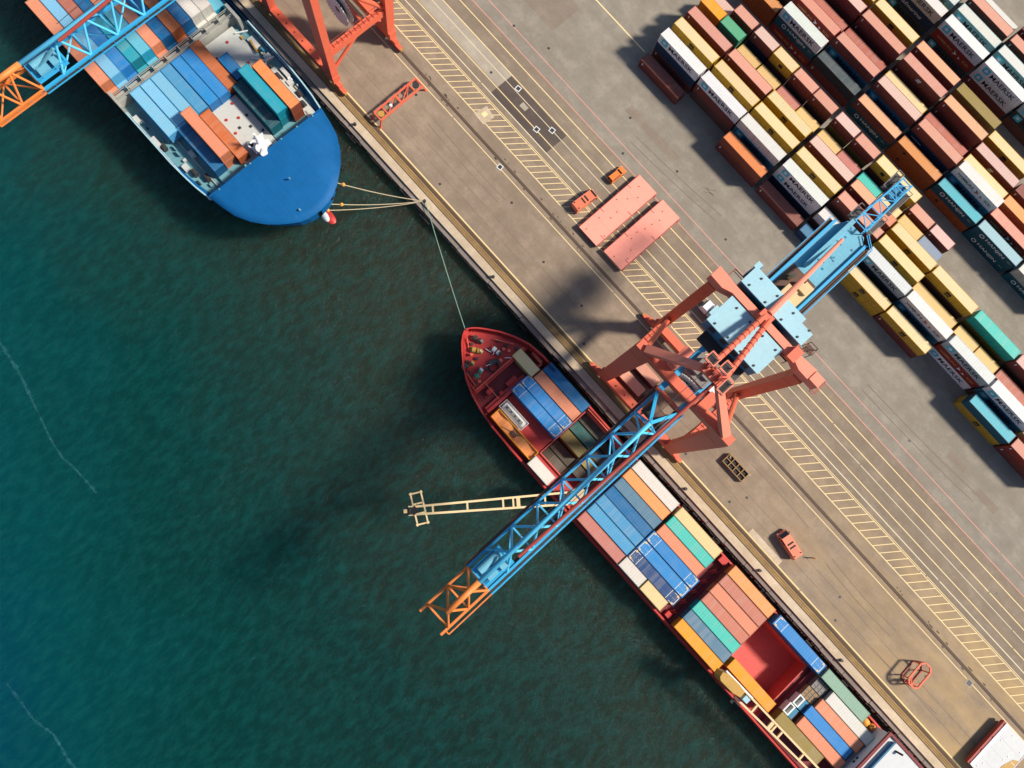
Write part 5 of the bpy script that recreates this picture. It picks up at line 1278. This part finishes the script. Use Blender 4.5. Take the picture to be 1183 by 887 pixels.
afloat('j', -90.0, 20.6, 7.12, 12.19, 'dark teal container on the blue ship in the shade of the teal blue stack')
for k in range(2):
    afloat('q', -90.2, 23.25, 7.12+k*(HC+.02), 12.19, f'{"upper" if k else "lower"} teal blue container on the blue ship beside an orange stack'); afloat('o', -89.3, 25.9, 7.12+k*(HC+.02), 12.19, f'{"upper" if k else "lower"} orange container on the blue ship beside the whitish forward hatch', None)
row = [('e', 2), ('l', 2), ('B', 2), ('q', 2), ('f', 2), ('e', 2), ('d', 2), ('u', 2), ('d', 2), ('m', 2), ('m', 2), ('f', 1)]
for i, (c, nst) in enumerate(row):
    y = .7+i*2.53
    for k in range(nst):
        cc2 = c; afloat(cc2, -117.2+(.0 if k == nst-1 else .9), y, 6.32+k*(HC+.02), 12.19, f'{"upper" if k == nst-1 else "lower"} {PAL[cc2][3]} behind the blue ship bridge, {ORD[i] if i < 10 else ("eleventh" if i == 10 else "twelfth")} from the sea')

for i, c in enumerate('elsdeBmq'):
    afloat(c, -130.6, .7+i*2.53, 6.32, 12.19, f'{PAL[c][3]} in the farthest bay of the blue ship, {ORD[i]} from the sea')
# mooring ropes
def rope(a, b, sag, m, label, fl=None):
    pts = []
    for i in range(17):
        k = i/16; pts.append((a[0]+(b[0]-a[0])*k, a[1]+(b[1]-a[1])*k, a[2]+(b[2]-a[2])*k-sag*4*k*(1-k)))
    t_ = thing('mooring_rope', label, 'rope', a); mb = MB().path(pts, .085, 6).move(-a[0], -a[1], -a[2]); part('rope_line', mb, M[m], t_)
    if fl: p = pts[fl]; part('rope_float', MB().ball((p[0]-a[0], p[1]-a[1], p[2]-a[2]), .42, .42, .42, 10, 6), M['orange_float'], t_, True)
bol = (-49.2, 36.2, .4)
rope((-61.2, 23.6, 8.4), bol, 1.0, 'rope', 'tan mooring rope from the blue bow running nearest the quay wall', 1)
rope((-59.6, 19.6, 6.6), bol, 1.2, 'rope', 'tan mooring rope from the blue bow, middle of three with an orange float', 2)
rope((-60.0, 17.6, 5.6), bol, 1.4, 'rope', 'tan mooring rope starting beside the red bulb of the blue ship', 1)
rope((-21.5, 23.3, 5.3), (-48.9, 36.3, .4), 1.4, 'rope_green', 'greenish mooring rope from the red bow to the distant quay bollard')

# ------------------------------------------------------------------ light, sky, camera
SUN_EL = R(45.0); sd = Vector((.72, .745, 1.0)).normalized()
sun = bpy.data.lights.new('sun', 'SUN'); sun.energy = 4.6; sun.angle = R(6.5); sun.color = (1.0, .90, .76)
so = bpy.data.objects.new('sun', sun); COL.objects.link(so); so.rotation_euler = sd.to_track_quat('Z', 'Y').to_euler()
w = bpy.data.worlds.new('World'); SC.world = w; w.use_nodes = True
nt = w.node_tree; bg = nt.nodes['Background']; sky = nt.nodes.new('ShaderNodeTexSky'); sky.sky_type = 'NISHITA'; sky.sun_disc = False
sky.sun_elevation = math.asin(sd.z); sky.sun_rotation = math.atan2(sd.x, sd.y)
nt.links.new(sky.outputs[0], bg.inputs[0]); bg.inputs[1].default_value = .085
cam = bpy.data.cameras.new('camera'); cam.lens = 36*920/1183; cam.sensor_width = 36; cam.clip_end = 3000; cam.clip_start = 1
co = bpy.data.objects.new('camera', cam); COL.objects.link(co)
d = Vector((520-591.5, -(560-443.5), -920)).normalized(); zc = -d; a = R(48.3)
vx = Vector((math.cos(a), -math.sin(a), 0)); vx = (vx-zc*vx.dot(zc)).normalized(); vy = zc.cross(vx)
mw = Matrix((vx, vy, zc)).to_4x4(); mw.translation = (0, 0, 167.0); co.matrix_world = mw
SC.camera = co
SC.view_settings.view_transform = 'Standard'; SC.view_settings.look = 'None'; SC.view_settings.gamma = 1; SC.view_settings.use_curve_mapping = False
SC.view_settings.exposure = .4
SC.render.engine = 'CYCLES'; SC.cycles.use_denoising = True; SC.cycles.max_bounces = 5
print('containers', NCONT[0], 'objects', len(bpy.data.objects))
